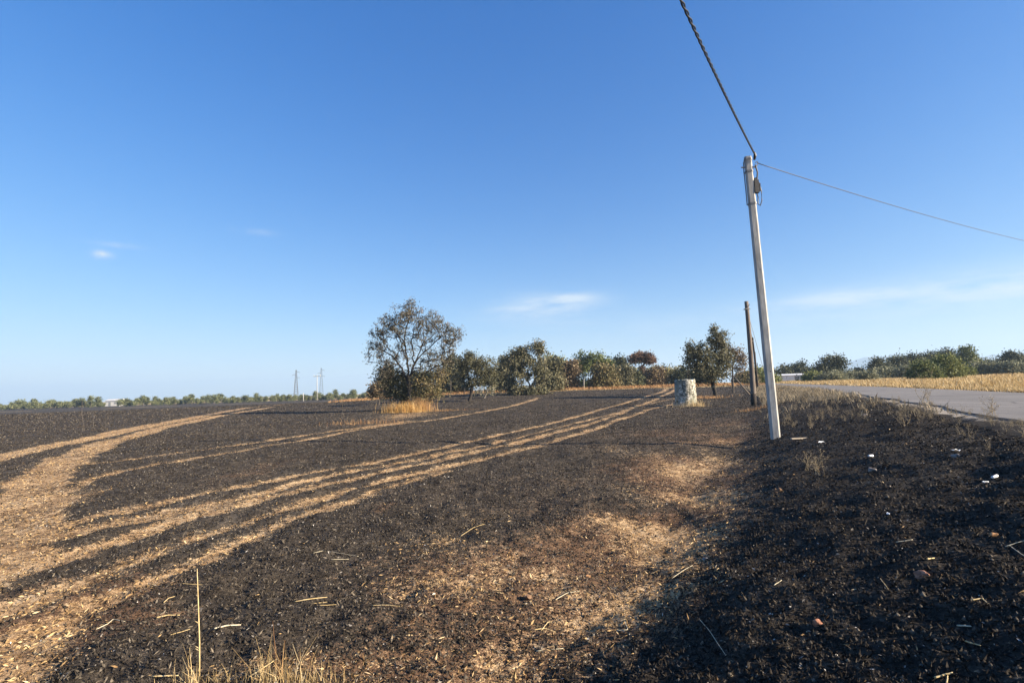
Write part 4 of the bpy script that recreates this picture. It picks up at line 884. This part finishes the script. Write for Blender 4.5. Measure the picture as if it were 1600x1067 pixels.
# ------------------------------------------------------------------ well
def lime_mat():
    m, N, L, P = newmat('peeling_lime_plaster'); tc = N.new('ShaderNodeTexCoord'); v = tc.outputs['Object']
    n1 = noise(N, L, v, 2.6, 8, .72); n2 = noise(N, L, v, 9, 6, .7); n3 = noise(N, L, v, 1.1, 3, .5)
    f = mth(N, L, 'ADD', mth(N, L, 'MULTIPLY', n1.outputs['Fac'], .55), mth(N, L, 'MULTIPLY', n2.outputs['Fac'], .45))
    r = ramp(N, [(.40, (.05, .05, .038)), (.47, (.14, .135, .105)), (.515, (.34, .32, .26)), (.56, (.60, .57, .49)), (.75, (.72, .69, .61))]); L.new(f, r.inputs['Fac'])
    c = mixc(N, L, mth(N, L, 'MULTIPLY', sstep(N, L, n3.outputs['Fac'], .46, .6), .75), r.outputs[0], (.17, .175, .13))
    L.new(c, P.inputs['Base Color']); P.inputs['Roughness'].default_value = .92
    b = N.new('ShaderNodeBump'); b.inputs['Strength'].default_value = .9; b.inputs['Distance'].default_value = .04; L.new(f, b.inputs['Height']); L.new(b.outputs[0], P.inputs['Normal'])
    return m
MT['lime'] = lime_mat()
def well():
    b = gp(1078, 634); b = b + np.array([0, .7, 0]); b[2] = float(H(b[0], b[1])); mpp = b[1] / FPX
    hgt = at(1078, 592.5, b[1])[2] - b[2]; R = 14.6 * mpp; ns = 56; nz = 18; g = np.random.default_rng(5)
    o = empty('well', b); tag(o, 'round waist-high old well of peeling white lime plaster in the burnt field', 'well')
    def rr(a, z): return R * (1 + .07 * (1 - z) ** 2) + .06 * (float(fbm(a * 1.6 + 9, z * 2.2, .9, 201)) - .5) + .03 * (float(vn(a * 6, z * 9, .5, 202)) - .5)
    V = []; F = []
    for j in range(nz + 1):
        for i in range(ns):
            a = 2 * math.pi * i / ns; z = j / nz; q = rr(a if a < math.pi else 2 * math.pi - a, z)
            topj = (float(vn(i * .35, 0, .9, 203)) - .5) * .10 if j == nz else 0
            V.append((q * math.cos(a), q * math.sin(a), z * hgt - (.12 if j == 0 else 0) + topj))
    for j in range(nz):
        for i in range(ns): F.append((j * ns + i, j * ns + (i + 1) % ns, (j + 1) * ns + (i + 1) % ns, (j + 1) * ns + i))
    base = len(V)
    for i in range(ns):
        a = 2 * math.pi * i / ns; V.append(((R - .17) * math.cos(a), (R - .17) * math.sin(a), V[nz * ns + i][2] - .01))
    for i in range(ns):
        a = 2 * math.pi * i / ns; V.append(((R - .2) * math.cos(a), (R - .2) * math.sin(a), -.1))
    for i in range(ns):
        k = (i + 1) % ns; F.append((nz * ns + i, nz * ns + k, base + k, base + i)); F.append((base + i, base + k, base + ns + k, base + ns + i))
    mk('wall', np.array(V), F, MT['lime'], o, True)
    # stones of the crumbling foot and a shoulder pier on the left
    for i in range(26):
        a = g.uniform(math.pi * .9, math.pi * 2.15); s = g.uniform(.06, .17); d = R * 1.08 + g.uniform(0, .16)
        st = stone_mesh(s, g, 0.7); st.name = 'stone'; ob = mk_obj('stone', st, MT['lime'] if i % 3 else MT['stone_grey'], o); ob.location = (d * math.cos(a), d * math.sin(a), s * .25 + (g.uniform(0, .18) if i % 4 == 0 else 0))
        ob.rotation_euler = (0, 0, g.uniform(0, 6.28))
    mb = MB(); mb.tube([(-R * 1.02, -.1, -.1), (-R * 1.03, -.1, hgt * .5), (-R * .98, -.08, hgt * .97)], [.17, .15, .13], 8); mb.build('pier', MT['lime'], o, True)
    mb = MB(); mb.tube([(-R * .9, -R * .62, hgt * .42), (-R * .3, -R * 1.06, hgt * .30), (R * .05, -R * 1.1, hgt * .36)], .02, 5); mb.build('rod', MT['steel'], o)
    return b
import bmesh
def stone_mesh(s, g, flat=.7, sub=2, rough=.28):
    bm = bmesh.new(); bmesh.ops.create_icosphere(bm, subdivisions=sub, radius=1)
    off = g.uniform(0, 50); ax = g.uniform(.7, 1.35, 3)
    dirs = rdir(6)
    for v in bm.verts:
        p = np.array(v.co); k = 1 + rough * (float(vn(p[0] * 1.3 + off, p[1] * 1.3 + p[2] * 2.1, 1.0, 220)) - .5) * 2
        for dd in dirs:
            e = p @ dd
            if e > .72: p = p - dd * (e - .72)
        p = p * k * ax; v.co = (p[0] * s, p[1] * s, p[2] * s * flat)
    me = bpy.data.meshes.new('stone'); bm.to_mesh(me); bm.free(); return me
def mk_obj(name, me, mat, parent=None):
    if not me.materials: me.materials.append(mat)
    o = bpy.data.objects.new(name, me); COL.objects.link(o)
    if parent is not None: o.parent = parent
    return o
wb = well()

# ------------------------------------------------------------------ far buildings, pylons, posts
def shed():
    y = 128.0; a = gd(1208, y); c = gd(1264, y - 3); o = empty('shed', (a + c) / 2); tag(o, 'long low white shed beyond the poles at the field edge', 'shed')
    L = np.linalg.norm((c - a)[:2]); rz = math.atan2(c[1] - a[1], c[0] - a[0]); o.rotation_euler = (0, 0, rz)
    hh = 1.65; D = 3.6
    mb = MB(); mb.box((0, D / 2, hh / 2 - .1), (L, D, hh + .2)); w = mb.build('wall', MT['white'], o)
    npan = 7
    for k in range(npan):
        mb = MB(); mb.box((-L / 2 + L * (k + .5) / npan, -.02, hh / 2 + .02), (L / npan - .08, .06, hh - .12)); mb.build('panel', MT['white'], w)
    mb = MB(); V = [(-L / 2 - .15, -.2, hh), (L / 2 + .15, -.2, hh), (L / 2 + .15, D + .2, hh), (-L / 2 - .15, D + .2, hh), (-L / 2 - .15, D / 2, hh + .32), (L / 2 + .15, D / 2, hh + .32)]
    V += [(x, yy, z + .06) for (x, yy, z) in V]
    mb.add(V, [(0, 1, 5, 4), (4, 5, 2, 3), (6, 10, 11, 7), (10, 9, 8, 11), (0, 6, 7, 1), (3, 2, 8, 9), (0, 4, 10, 6), (4, 3, 9, 10), (1, 7, 11, 5), (5, 11, 8, 2)]); mb.build('roof', MT['white'], o)
    mb = MB(); mb.box((L * .18, -.07, .72), (1.0, .05, 1.44)); mb.build('door', MT['doorgrey'], o)
shed()
def farhouse():
    b = gd(175, 262); o = empty('farm_building', b); tag(o, 'tiny pale farm building in the gap of the left tree row', 'building'); L, D, hh = 7.0, 5.0, 2.6
    mb = MB(); mb.box((0, D / 2, hh / 2), (L, D, hh)); w = mb.build('wall', MT['roofgrey'], o)
    mb = MB(); V = [(-L / 2 - .3, -.4, hh), (L / 2 + .3, -.4, hh), (L / 2 + .3, D + .4, hh), (-L / 2 - .3, D + .4, hh), (-L / 2 - .3, D / 2, hh + .9), (L / 2 + .3, D / 2, hh + .9)]
    mb.add(V, [(0, 1, 5, 4), (4, 5, 2, 3), (0, 4, 3), (1, 2, 5), (0, 3, 2, 1)]); mb.build('roof', MT['roofgrey'], o)
    mb = MB(); mb.box((-1.2, -.03, 1.0), (1.1, .05, 2.0)); mb.build('door', MT['doorgrey'], o)
    mb = MB(); mb.box((1.6, -.03, 1.5), (1.2, .05, .9)); mb.build('window', MT['doorgrey'], o)
farhouse()
MT['pylonsteel'] = noise_mat('dull_pylon_steel', [(.3, (.05, .05, .05)), (.7, (.09, .09, .09))], 5, .8, 0)
def pylon(px, d, topy, label, rz):
    b = gd(px, d); tp = at(px - 1, topy, d); Ht = tp[2] - b[2]; o = empty('power_pylon', b, rz); tag(o, label, 'pylon'); mb = MB()
    def w(z): return 2.6 * (1 - z / Ht) ** 1.1 + .55
    zs = np.linspace(0, Ht * .97, 13)
    for sx in (-1, 1):
        for sy in (-1, 1): mb.tube([(sx * w(z), sy * w(z), z) for z in zs], .24, 4)
    mb.build('legs', MT['pylonsteel'], o); mb = MB()
    for z0, z1 in zip(zs[:-1], zs[1:]):
        for sx, sy, tx, ty in ((-1, -1, 1, -1), (1, -1, 1, 1), (1, 1, -1, 1), (-1, 1, -1, -1)):
            mb.tube([(sx * w(z0), sy * w(z0), z0), (tx * w(z1), ty * w(z1), z1)], .13, 3); mb.tube([(tx * w(z0), ty * w(z0), z0), (sx * w(z1), sy * w(z1), z1)], .13, 3)
    mb.build('bracing', MT['pylonsteel'], o)
    for k, (f, s) in enumerate(((.90, 1), (.80, -1), (.70, 1))):
        mb = MB(); z = Ht * f; e = 5.0 if k != 1 else 5.6
        mb.tube([(0, 0, z + .9), (s * e, 0, z)], .14, 4); mb.tube([(0, -.4, z - .3), (s * e, 0, z)], .14, 4); mb.tube([(0, .4, z - .3), (s * e, 0, z)], .14, 4); arm = mb.build('cross_arm', MT['pylonsteel'], o)
        mb = MB(); mb.tube([(s * e, 0, z), (s * e, 0, z - 1.8)], [.14, .14], 6); mb.build('insulator', MT['pylonsteel'], arm)
    mb = MB(); mb.tube([(0, 0, Ht * .95), (0, 0, Ht)], [.3, .08], 4); mb.build('peak', MT['pylonsteel'], o)
pylon(462.5, 820, 577, 'left one of two faint lattice power pylons on the horizon', .25)
pylon(502, 860, 574, 'right one of two faint lattice power pylons on the horizon', .35)
def thin_post(px, d, topy, r, label, name, mat, arm=False):
    b = gd(px, d); tp = at(px, topy, d); o = empty(name, b); tag(o, label, 'post' if 'post' in name else 'pole'); mb = MB(); v = tp - b
    mb.tube([(0, 0, -.2), v * .5, v], [r, r * .9, r * .75], 7); mb.build('shaft', MT[mat], o, True)
    if arm:
        mb = MB(); mb.box((v[0], 0, v[2] - .5), (3.0, .2, .22)); mb.build('cross_arm', MT['steel'], o)
        for x in (-1.3, 0, 1.3): mb = MB(); mb.tube([(v[0] + x, 0, v[2] - .4), (v[0] + x, 0, v[2] + .15)], [.12, .08], 6); mb.build('insulator', MT['white'], o)
thin_post(495.5, 225, 586, .16, 'slim pale line pole with cross arm in front of the right pylon', 'line_pole', 'concrete', True)
for (px, d, ty, lab) in ((474, 222, 614, 'short white marker post left of the slim pale line pole'), (912.5, 90, 592, 'short white post at the foot of the thicket'), (704.5, 84, 594, 'thin grey post standing right of the scorched tree'), (726, 86, 596, 'thin grey post left of the small olive trunk'), (614, 58, 606, 'thin pale stake left of the scorched tree, behind the golden grass')):
    thin_post(px, d, ty, (.07 if px == 912.5 else .045) if d < 200 else .2, lab, 'marker_post', 'concrete' if d > 200 or px == 912.5 else 'wood')

# ------------------------------------------------------------------ dry grass clumps, weeds, dead stalks
def grass_clump(px, py, n, rx, ry, h0, h1, w, mat, label, lean=.35, y=None):
    b = gp(px, py) if y is None else gd(px, y)
    g = rng; x = b[0] + g.normal(0, rx, n); y_ = b[1] + g.normal(0, ry, n); hh = h0 + (h1 - h0) * g.random(n) ** 1.7
    V, F, c = blades(x, y_, hh, g.uniform(.05, lean, n), np.full(n, w)); V = V - b
    o = empty('dry_grass_clump', b); tag(o, label, 'grass')
    q = mk('blades', V, F, MT[mat], o, False, {'rnd': c}); q['kind'] = 'stuff'; return o
grass_clump(632, 644, 1500, .8, .3, .06, .95, .008, 'ambergrass', 'bright golden dry grass at the foot of the scorched tree', .5)
grass_clump(657, 641, 1000, .5, .4, .15, 1.2, .008, 'rustgrass', 'orange rust dry grass right of the scorched tree trunk', .5)
grass_clump(690, 642, 420, 1.4, .5, .05, .22, .008, 'rustgrass', 'low reddish dry grass trailing right of the scorched tree')
grass_clump(1087, 635, 420, .35, .18, .08, .6, .006, 'goldgrass', 'pale dry grass at the right foot of the well', .6)
grass_clump(1066, 636, 320, .4, .2, .06, .4, .006, 'weed', 'dull dry weeds at the left foot of the well', .6)
grass_clump(1100, 611, 700, 1.2, .8, .06, .34, .014, 'rustgrass', 'orange dry grass behind the well under the bushy tree', .6, 55)
grass_clump(1180, 640, 420, .5, .5, .03, .2, .005, 'rustgrass', 'orange dry grass around the nearest wooden pole foot', .8)
grass_clump(1189, 604, 700, 1.2, 1.5, .1, .5, .018, 'rustgrass', 'orange dry grass left of the white shed, behind poles', .6, 84)
grass_clump(575, 662, 320, 1.1, .7, .04, .32, .007, 'rustgrass', 'scorched orange grass at the left end of the thin wheel track', .7)
grass_clump(325, 1074, 150, .12, .035, .03, .17, .0015, 'goldgrass', 'yellow dry grass around the tall straw stalk in the foreground', .7)
grass_clump(298, 1070, 22, .025, .02, .08, .25, .0018, 'goldgrass', 'small upright yellow grass tuft left of the tall straw stalk', .5)
grass_clump(430, 1074, 190, .09, .035, .04, .26, .0015, 'goldgrass', 'larger yellow dry grass tuft right of the tall straw stalk', .8)
grass_clump(434, 1064, 12, .012, .012, .14, .36, .002, 'rustgrass', 'orange tipped grass sprig inside the yellow foreground tuft', .2)
grass_clump(490, 1074, 220, .11, .04, .02, .13, .0014, 'goldgrass', 'short yellow stubble right of the larger foreground tuft', .9)
def straw_stalk():
    b = gp(312, 1066); t = at(308, 888, b[1]); o = empty('straw_stalk', b); tag(o, 'single tall straw stalk standing upright in the left foreground', 'stalk')
    v = t - b; mb = MB(); mb.tube([(0, 0, -.05), v * .35 + np.array([.004, 0, 0]), v * .7 + np.array([.002, 0, 0]), v], [.0042, .0038, .003, .0018], 7); mb.build('stem', MT['straw'], o, True)
    for k in (.28, .30, .52): mb = MB(); mb.tube([v * k, v * k + np.array([-.02, 0, .01])], [.0046, .001], 6); mb.build('node', MT['straw'], o)
    mb = MB(); q = v * .86; mb.tube([q + np.array([-.085, 0, .008]), q + np.array([-.02, -.004, .002]), q + np.array([.028, 0, -.003])], [.0012, .0018, .001], 5); mb.build('cross_leaf', MT['straw'], o)
straw_stalk()

def weed_proto(seed, h, nb, stiff=.5):
    g = np.random.default_rng(seed); segs0, segs1, ra, rb = [], [], [], []
    def br(p, d, L, r, dep):
        n = 3
        for k in range(n):
            q = p + d * L / n; segs0.append(p); segs1.append(q); ra.append(r); rb.append(r * .8); p = q; r *= .8
            d = d + g.normal(0, .16, 3); d /= np.linalg.norm(d)
            if dep > 0:
                for _ in range(int(g.integers(1, 3))):
                    e = d * stiff + g.normal(0, .5, 3); e[2] = abs(e[2]) * .8 + .25; e /= np.linalg.norm(e); br(p.copy(), e, L * g.uniform(.35, .6), r * .75, dep - 1)
    for i in range(nb):
        d = np.array([g.normal(0, .28), g.normal(0, .28), 1.0]); d /= np.linalg.norm(d); br(np.array([g.normal(0, .05), g.normal(0, .05), 0]), d, h * g.uniform(.5, .9), .006, 2)
    V, F = frustums(np.array(segs0), np.array(ra), np.array(segs1), np.array(rb), 3); rnd = np.repeat(g.random(len(segs0)), 6)
    tip = np.array(segs1); tip = tip[g.random(len(tip)) < .75]; n = len(tip); d = rdir(n); b = np.cross(d, rdir(n)); b /= np.linalg.norm(b, axis=1)[:, None]
    LV, LF = quads(tip, d * .014, b * .006)
    return (V, F, rnd), (LV, LF, np.repeat(g.random(n), 4))
wp = []; wraw = []
for k in range(5):
    A, B = weed_proto(400 + k, (.55, .4, .7, .45, .6)[k], (4, 5, 3, 4, 5)[k]); wraw.append((A, B)); a = mk('stems', A[0], A[1], MT['weed'], None, False, {'rnd': A[2]}); b = mk('seed_heads', B[0], B[1], MT['weed'], None, False, {'rnd': B[2]})
    wp.append((a.data, b.data)); bpy.data.objects.remove(a); bpy.data.objects.remove(b)
def weed(p, s, k, label, group, cat='weed'):
    o = empty('dead_weed', p, rng.uniform(0, 6.28)); o.scale = (s, s, s); tag(o, label, cat, group)
    for nm, me in zip(('stems', 'seed_heads'), wp[k]): c = bpy.data.objects.new(nm, me); COL.objects.link(c); c.parent = o; c['kind'] = 'stuff'
def weed_mass(places, name, label):
    VV, FF, CC, n0 = [], [], [], 0
    for (p, sc, k) in places:
        a = rng.uniform(0, 6.28); ca, sa = math.cos(a), math.sin(a); Rm = np.array([[ca, -sa, 0], [sa, ca, 0], [0, 0, 1]])
        for (V, F, c) in wraw[k]:
            if F.shape[1] == 4: VV.append((V @ Rm.T) * sc + p); FF.append(F + n0); CC.append(c); n0 += len(V)
    o = mk(name, np.concatenate(VV), np.concatenate(FF), MT['weed'], None, False, {'rnd': np.concatenate(CC)}); o['kind'] = 'stuff'; o['label'] = label
g = np.random.default_rng(19); pl = []
for i in range(700):
    if len(pl) >= 80: break
    px = g.uniform(1214, 1356); py = g.uniform(607, 684)
    if py > 668 - (px - 1240) * .16 and g.random() < .85: continue
    p = gp(px, py); s, t = road_st(p[0], p[1])
    if t > -.25 or s > 75: continue
    pl.append((p, g.uniform(.12, .5) * (1.0 if p[1] < 25 else .9), int(g.integers(0, 5))))
weed_mass(pl, 'bank_weeds', 'dry grey brown weeds covering the bank right of the concrete pole')
g = np.random.default_rng(23); pl = []
for i in range(70):
    px = g.uniform(1340, 1600); py = 609 + (px - 1340) * .2 + g.uniform(1, 10)
    p = gp(px, py); s, t = road_st(p[0], p[1])
    if t > -.12: continue
    pl.append((p, g.uniform(.10, .42) * (.6 if px > 1460 else 1), int(g.integers(0, 5))))
for i in range(60):
    a_, b_ = road_xy(g.uniform(-9, 9), g.uniform(-1.1, -.15)); pl.append((np.array([a_, b_, float(H(a_, b_))]), g.uniform(.15, .4), int(g.integers(0, 5))))
weed_mass(pl, 'verge_weeds', 'small dry weeds along the near edge of the asphalt road')
weed(gp(1447, 634), 1.05, 2, 'tall bushy dry weed standing at the near road edge', 'weeds singled out'); weed(gp(1552, 652), .75, 3, 'wide dry weed at the road edge near the right side of the picture', 'weeds singled out')
weed(gp(1280, 742), .75, 1, 'dry weed below and right of the concrete pole foot', 'weeds singled out'); weed(gp(1262, 735), .6, 3, 'smaller dry weed below the concrete pole foot, left of its neighbour', 'weeds singled out'); weed(gp(1414, 668), .6, 0, 'lone pale weed stalk on the black bank below the road edge', 'weeds singled out')

def stalk_proto(seed, h):
    g = np.random.default_rng(seed); mb = MB(); p = [np.zeros(3)]
    for k in range(4): p.append(p[-1] + np.array([g.normal(0, .03), g.normal(0, .03), h / 4]))
    mb.tube(p, np.linspace(.007, .004, 5), 4)
    for k in range(int(g.integers(1, 5))):
        q = p[2] + (p[4] - p[2]) * g.random(); d = np.array([g.normal(0, .5), g.normal(0, .5), g.uniform(.5, 1)]) * h * .22; mb.tube([q, q + d * .6, q + d], [.004, .0035, .003], 3)
    o = mb.build('dead_stalk', MT['bark']); me = o.data; bpy.data.objects.remove(o); return me
sp = [stalk_proto(500 + k, (.7, .9, .5, 1.1, .6)[k]) for k in range(5)]
g = np.random.default_rng(29)
for i, px in enumerate(sorted(g.uniform(8, 600, 36))):
    py = g.uniform(646, 708) + (20 if px < 150 else 0); p = gp(px, py)
    o = bpy.data.objects.new('dead_stalk', sp[int(g.integers(0, 5))]); COL.objects.link(o); o.location = p; o.rotation_euler = (g.normal(0, .12), g.normal(0, .12), g.uniform(0, 6.28)); s = g.uniform(.4, 1.0); o.scale = (s, s, s)
    tag(o, 'short thin dead stalk in the burnt field, ' + ordinal(i + 1) + ' from the left picture edge', 'stalk', 'dead stalks in the burnt field')
for (px, py, s, k, lab) in ((132, 673, 1.5, 3, 'tallest pair-like dead stalk by the left wheel track'), (147, 670, 1.2, 1, 'forked dead stalk just right of the tallest one by left track'), (538, 664, 1.2, 3, 'tall dead stalk left of the scorched orange grass')):
    p = gp(px, py); o = bpy.data.objects.new('dead_stalk', sp[k]); COL.objects.link(o); o.location = p; o.scale = (s * 1.5, s * 1.5, s); tag(o, lab, 'stalk')
# ------------------------------------------------------------------ single straws, stones and litter
def gsurf(px, py):
    p = gp(px, py); x = np.array([p[0]]); y = np.array([p[1]]); r = np.hypot(x, y); st = masks(x, y)[0]; p[2] = float(surf(x, y, r, st)[0]); return p
def straw_piece(pts, r, label, mat='straw', lift=.012, flat=1.0):
    Q = [gsurf(a, b) for a, b in pts]; b = Q[0].copy(); pts3 = np.array(Q) - b
    z0 = np.linspace(pts3[0, 2], pts3[-1, 2], len(pts3)); pts3[:, 2] = np.maximum(pts3[:, 2], z0) + lift
    # resample for a slight natural bow
    t = np.linspace(0, 1, len(pts3)); tt = np.linspace(0, 1, 4 * len(pts3)); q = np.stack([np.interp(tt, t, pts3[:, k]) for k in range(3)], 1); q += np.random.default_rng(int(pts[0][0])).normal(0, .0004, q.shape)
    mb = MB(); mb.tube(q, r * (1 - .35 * tt), 6); o = empty('straw_piece', b); tag(o, label, 'straw'); mb.build('stem', MT[mat], o, True)
    mb = MB(); k = len(q) // 2; mb.tube([q[k] - (q[k + 1] - q[k]) * .15, q[k], q[k] + (q[k + 1] - q[k]) * .15], [r * .8, r * 1.25, r * .8], 6); mb.build('node', MT[mat], o)
for a in (
    ([(460, 946), (478, 944), (498, 936), (511, 932)], .0048, 'long straw with a pale tip end lying on black ground left of centre', 'straw'),
    ([(491, 948), (511, 941)], .003, 'short thin straw just below the long straw with pale tip', 'straw'),
    ([(499, 955), (527, 950)], .003, 'thin straw below and right of the long straw with pale tip', 'straw'),
    ([(335, 991), (355, 985), (376, 979)], .0075, 'broad bleached straw right of the tall upright stalk', 'strawpale'),
    ([(388, 951), (393, 930)], .0036, 'short straw pointing at the horizon, right of tall stalk', 'straw'),
    ([(244, 964), (262, 959), (281, 957)], .006, 'thick yellow straw left of the tall stalk', 'straw'),
    ([(256, 942), (263, 936), (273, 932)], .0048, 'curved straw above the thick yellow straw', 'straw'),
    ([(150, 980), (168, 974), (177, 969), (195, 975)], .004, 'kinked pale straw at the border of the brown wheel track', 'strawpale'),
    ([(266, 991), (284, 987), (297, 982)], .0038, 'thin straw touching the lower part of the tall stalk', 'straw'),
    ([(238, 1060), (262, 1058), (279, 1056)], .0062, 'thick straw at the lower left by the grass tuft', 'straw'),
    ([(389, 1062), (410, 1048), (433, 1032)], .0048, 'slanting straw leaning over the yellow foreground tuft', 'straw'),
    ([(581, 950), (602, 950), (624, 951)], .0042, 'straight straw lying level left of the centre', 'straw'),
    ([(490, 872), (505, 866), (530, 868), (560, 870)], .003, 'long thin curved straw near the edge of the wheel tracks', 'strawpale'),
    ([(519, 879), (545, 875)], .0035, 'short pale straw below the long thin curved straw', 'strawpale'),
    ([(835, 984), (852, 980), (868, 984)], .0045, 'yellow straw of the pair of crossed straws at the centre bottom', 'straw'),
    ([(846, 985), (856, 970), (862, 968)], .004, 'upper straw of the pair of crossed straws at the centre bottom', 'straw'),
    ([(868, 934), (886, 926), (906, 924)], .0042, 'pale straw near the small brown stone in the centre', 'strawpale'),
    ([(964, 982), (981, 980), (976, 968)], .004, 'bent pale straw right of the crossed straws', 'strawpale'),
    ([(1050, 902), (1068, 892), (1082, 884)], .0038, 'slanting pale straw on the brown patch right of centre', 'strawpale'),
    ([(838, 1014), (880, 1011)], .004, 'level pale straw near the bottom edge below the crossed straws', 'strawpale'),
    ([(720, 834), (740, 826), (757, 820)], .004, 'slanting straw on the brown patch above the centre', 'straw'),
    ([(1094, 968), (1108, 985), (1134, 1020)], .003, 'long thin grey stem on the shadow edge at the lower right', 'strawpale'),
    ([(1449, 879), (1460, 873)], .0075, 'short thick yellow straw above the red stone', 'straw'),
    ([(1400, 845), (1426, 840)], .0042, 'thin pale straw on black ground left of the orange stone', 'strawpale'),
    ([(1519, 943), (1535, 938), (1544, 947)], .004, 'forked yellow straw at the right below the red stone', 'straw'),
    ([(1495, 970), (1517, 975)], .006, 'flat pale straw below the forked yellow straw', 'strawpale'),
    ([(1508, 1001), (1532, 1008)], .0045, 'straw in the small tangle near the lower right', 'straw'),
    ([(1460, 1053), (1475, 1048), (1488, 1045)], .006, 'thick yellow straw crossing another at the lower right bottom', 'straw'),
    ([(1479, 1066), (1480, 1050)], .0045, 'upright end of the crossed straws at the lower right bottom', 'straw'),
    ([(1570, 848), (1586, 844), (1604, 840)], .0035, 'upper pale twig of the forked pair at the right edge', 'strawpale'),
    ([(1576, 846), (1588, 854), (1604, 864)], .0035, 'lower pale twig of the forked pair at the right edge', 'strawpale'),
    ([(1376, 908), (1388, 922)], .0035, 'thin dry stem left of the red stone', 'straw'),
    ([(1210, 922), (1222, 915)], .004, 'small pale straw on black ground right of centre', 'strawpale'),
):
    straw_piece(a[0], a[1] * .72, a[2], a[3])
def rock(px, py, w_px, mat, label, flat=.7):
    p = gsurf(px, py); s = w_px / 2 * p[1] / FPX; g = np.random.default_rng(int(px * 3 + py)); me = stone_mesh(s, g, flat, 3, .35); o = mk_obj('stone', me, MT[mat]); o.location = (p[0], p[1], p[2] + s * .12); o.rotation_euler = (g.normal(0, .3), g.normal(0, .3), g.uniform(0, 6)); tag(o, label, 'stone')
rock(1441, 898, 20, 'stone_red', 'fist-sized red brown stone on the shaded black ground at right')
rock(1553, 831, 14, 'stone_orange', 'small orange stone near the right edge on black ground')
rock(1362, 737, 12, 'stone_grey', 'small pinkish stone below the white can on the shaded bank')
rock(1217, 766, 13, 'clod', 'orange brown clod on the bank below the concrete pole')
rock(828, 932, 13, 'clod', 'flat brown stone half sunk in the ground at the centre', .35)
rock(918, 896, 8, 'stone_orange', 'small orange stone right of the flat brown centre stone')
rock(1278, 972, 16, 'stone_red', 'dark red clod in the shade at the lower right of centre')
rock(1102, 871, 8, 'stone_grey', 'small pale stone on the brown patch at the shadow edge')
rock(1495, 715, 11, 'stone_grey', 'small pale stone on the bank below the road edge')
rock(1352, 650, 10, 'stone_grey', 'pale stone among weeds near the top of the bank')
def litter(px, py, w_px, kind, label, rz):
    p = gsurf(px, py); L = w_px * p[1] / FPX; mb = MB()
    if kind == 'can':
        r = L * .17; k = np.array([-.5, -.46, -.44, 0, .44, .46, .5]); mb.tube([(L * a, .004 * math.sin(9 * a), r) for a in k], [r * .8, r * .84, r, r * .93, r, r * .84, r * .8], 14); o = mb.build('drink_can', MT['litter'], None, True); cat = 'can'
    elif kind == 'scrap':
        n = 5; g = np.random.default_rng(int(px)); V = [((i / (n - 1) - .5) * L, (j / (n - 1) - .5) * L * .5, g.uniform(.004, .3 * L)) for i in range(n) for j in range(n)]
        mb.add(V, [(i * n + j, (i + 1) * n + j, (i + 1) * n + j + 1, i * n + j + 1) for i in range(n - 1) for j in range(n - 1)]); o = mb.build('paper_scrap', MT['litter']); cat = 'litter'
        md = o.modifiers.new('thick', 'SOLIDIFY'); md.thickness = .003
    else:
        mb.box((0, 0, L * .06), (L, L * .16, L * .08)); o = mb.build('plank', MT['plank']); cat = 'plank'; md = o.modifiers.new('bev', 'BEVEL'); md.width = L * .012
    o.location = p + np.array([0, 0, .012]); o.rotation_euler = (0, rng.normal(0, .06), rz); tag(o, label, cat)
litter(1361, 717, 10, 'can', 'crushed white can on the shaded black bank right of the pole', .5)
litter(1555, 750, 13, 'can', 'longer white can lying below the road edge at the right', .45)
litter(1541, 756, 9, 'scrap', 'white paper scrap just left of the longer white can', .2)
litter(1494, 708, 12, 'scrap', 'grey white scrap on the bank below the road edge', .1)
litter(1388, 805, 8, 'scrap', 'small white scrap on the black ground in the shaded middle', .9)
litter(1284, 692, 9, 'scrap', 'white scrap right of the pale plank by the concrete pole', .3)
litter(1249, 687, 27, 'plank', 'short pale wooden plank on the ground right of the concrete pole foot', .08)
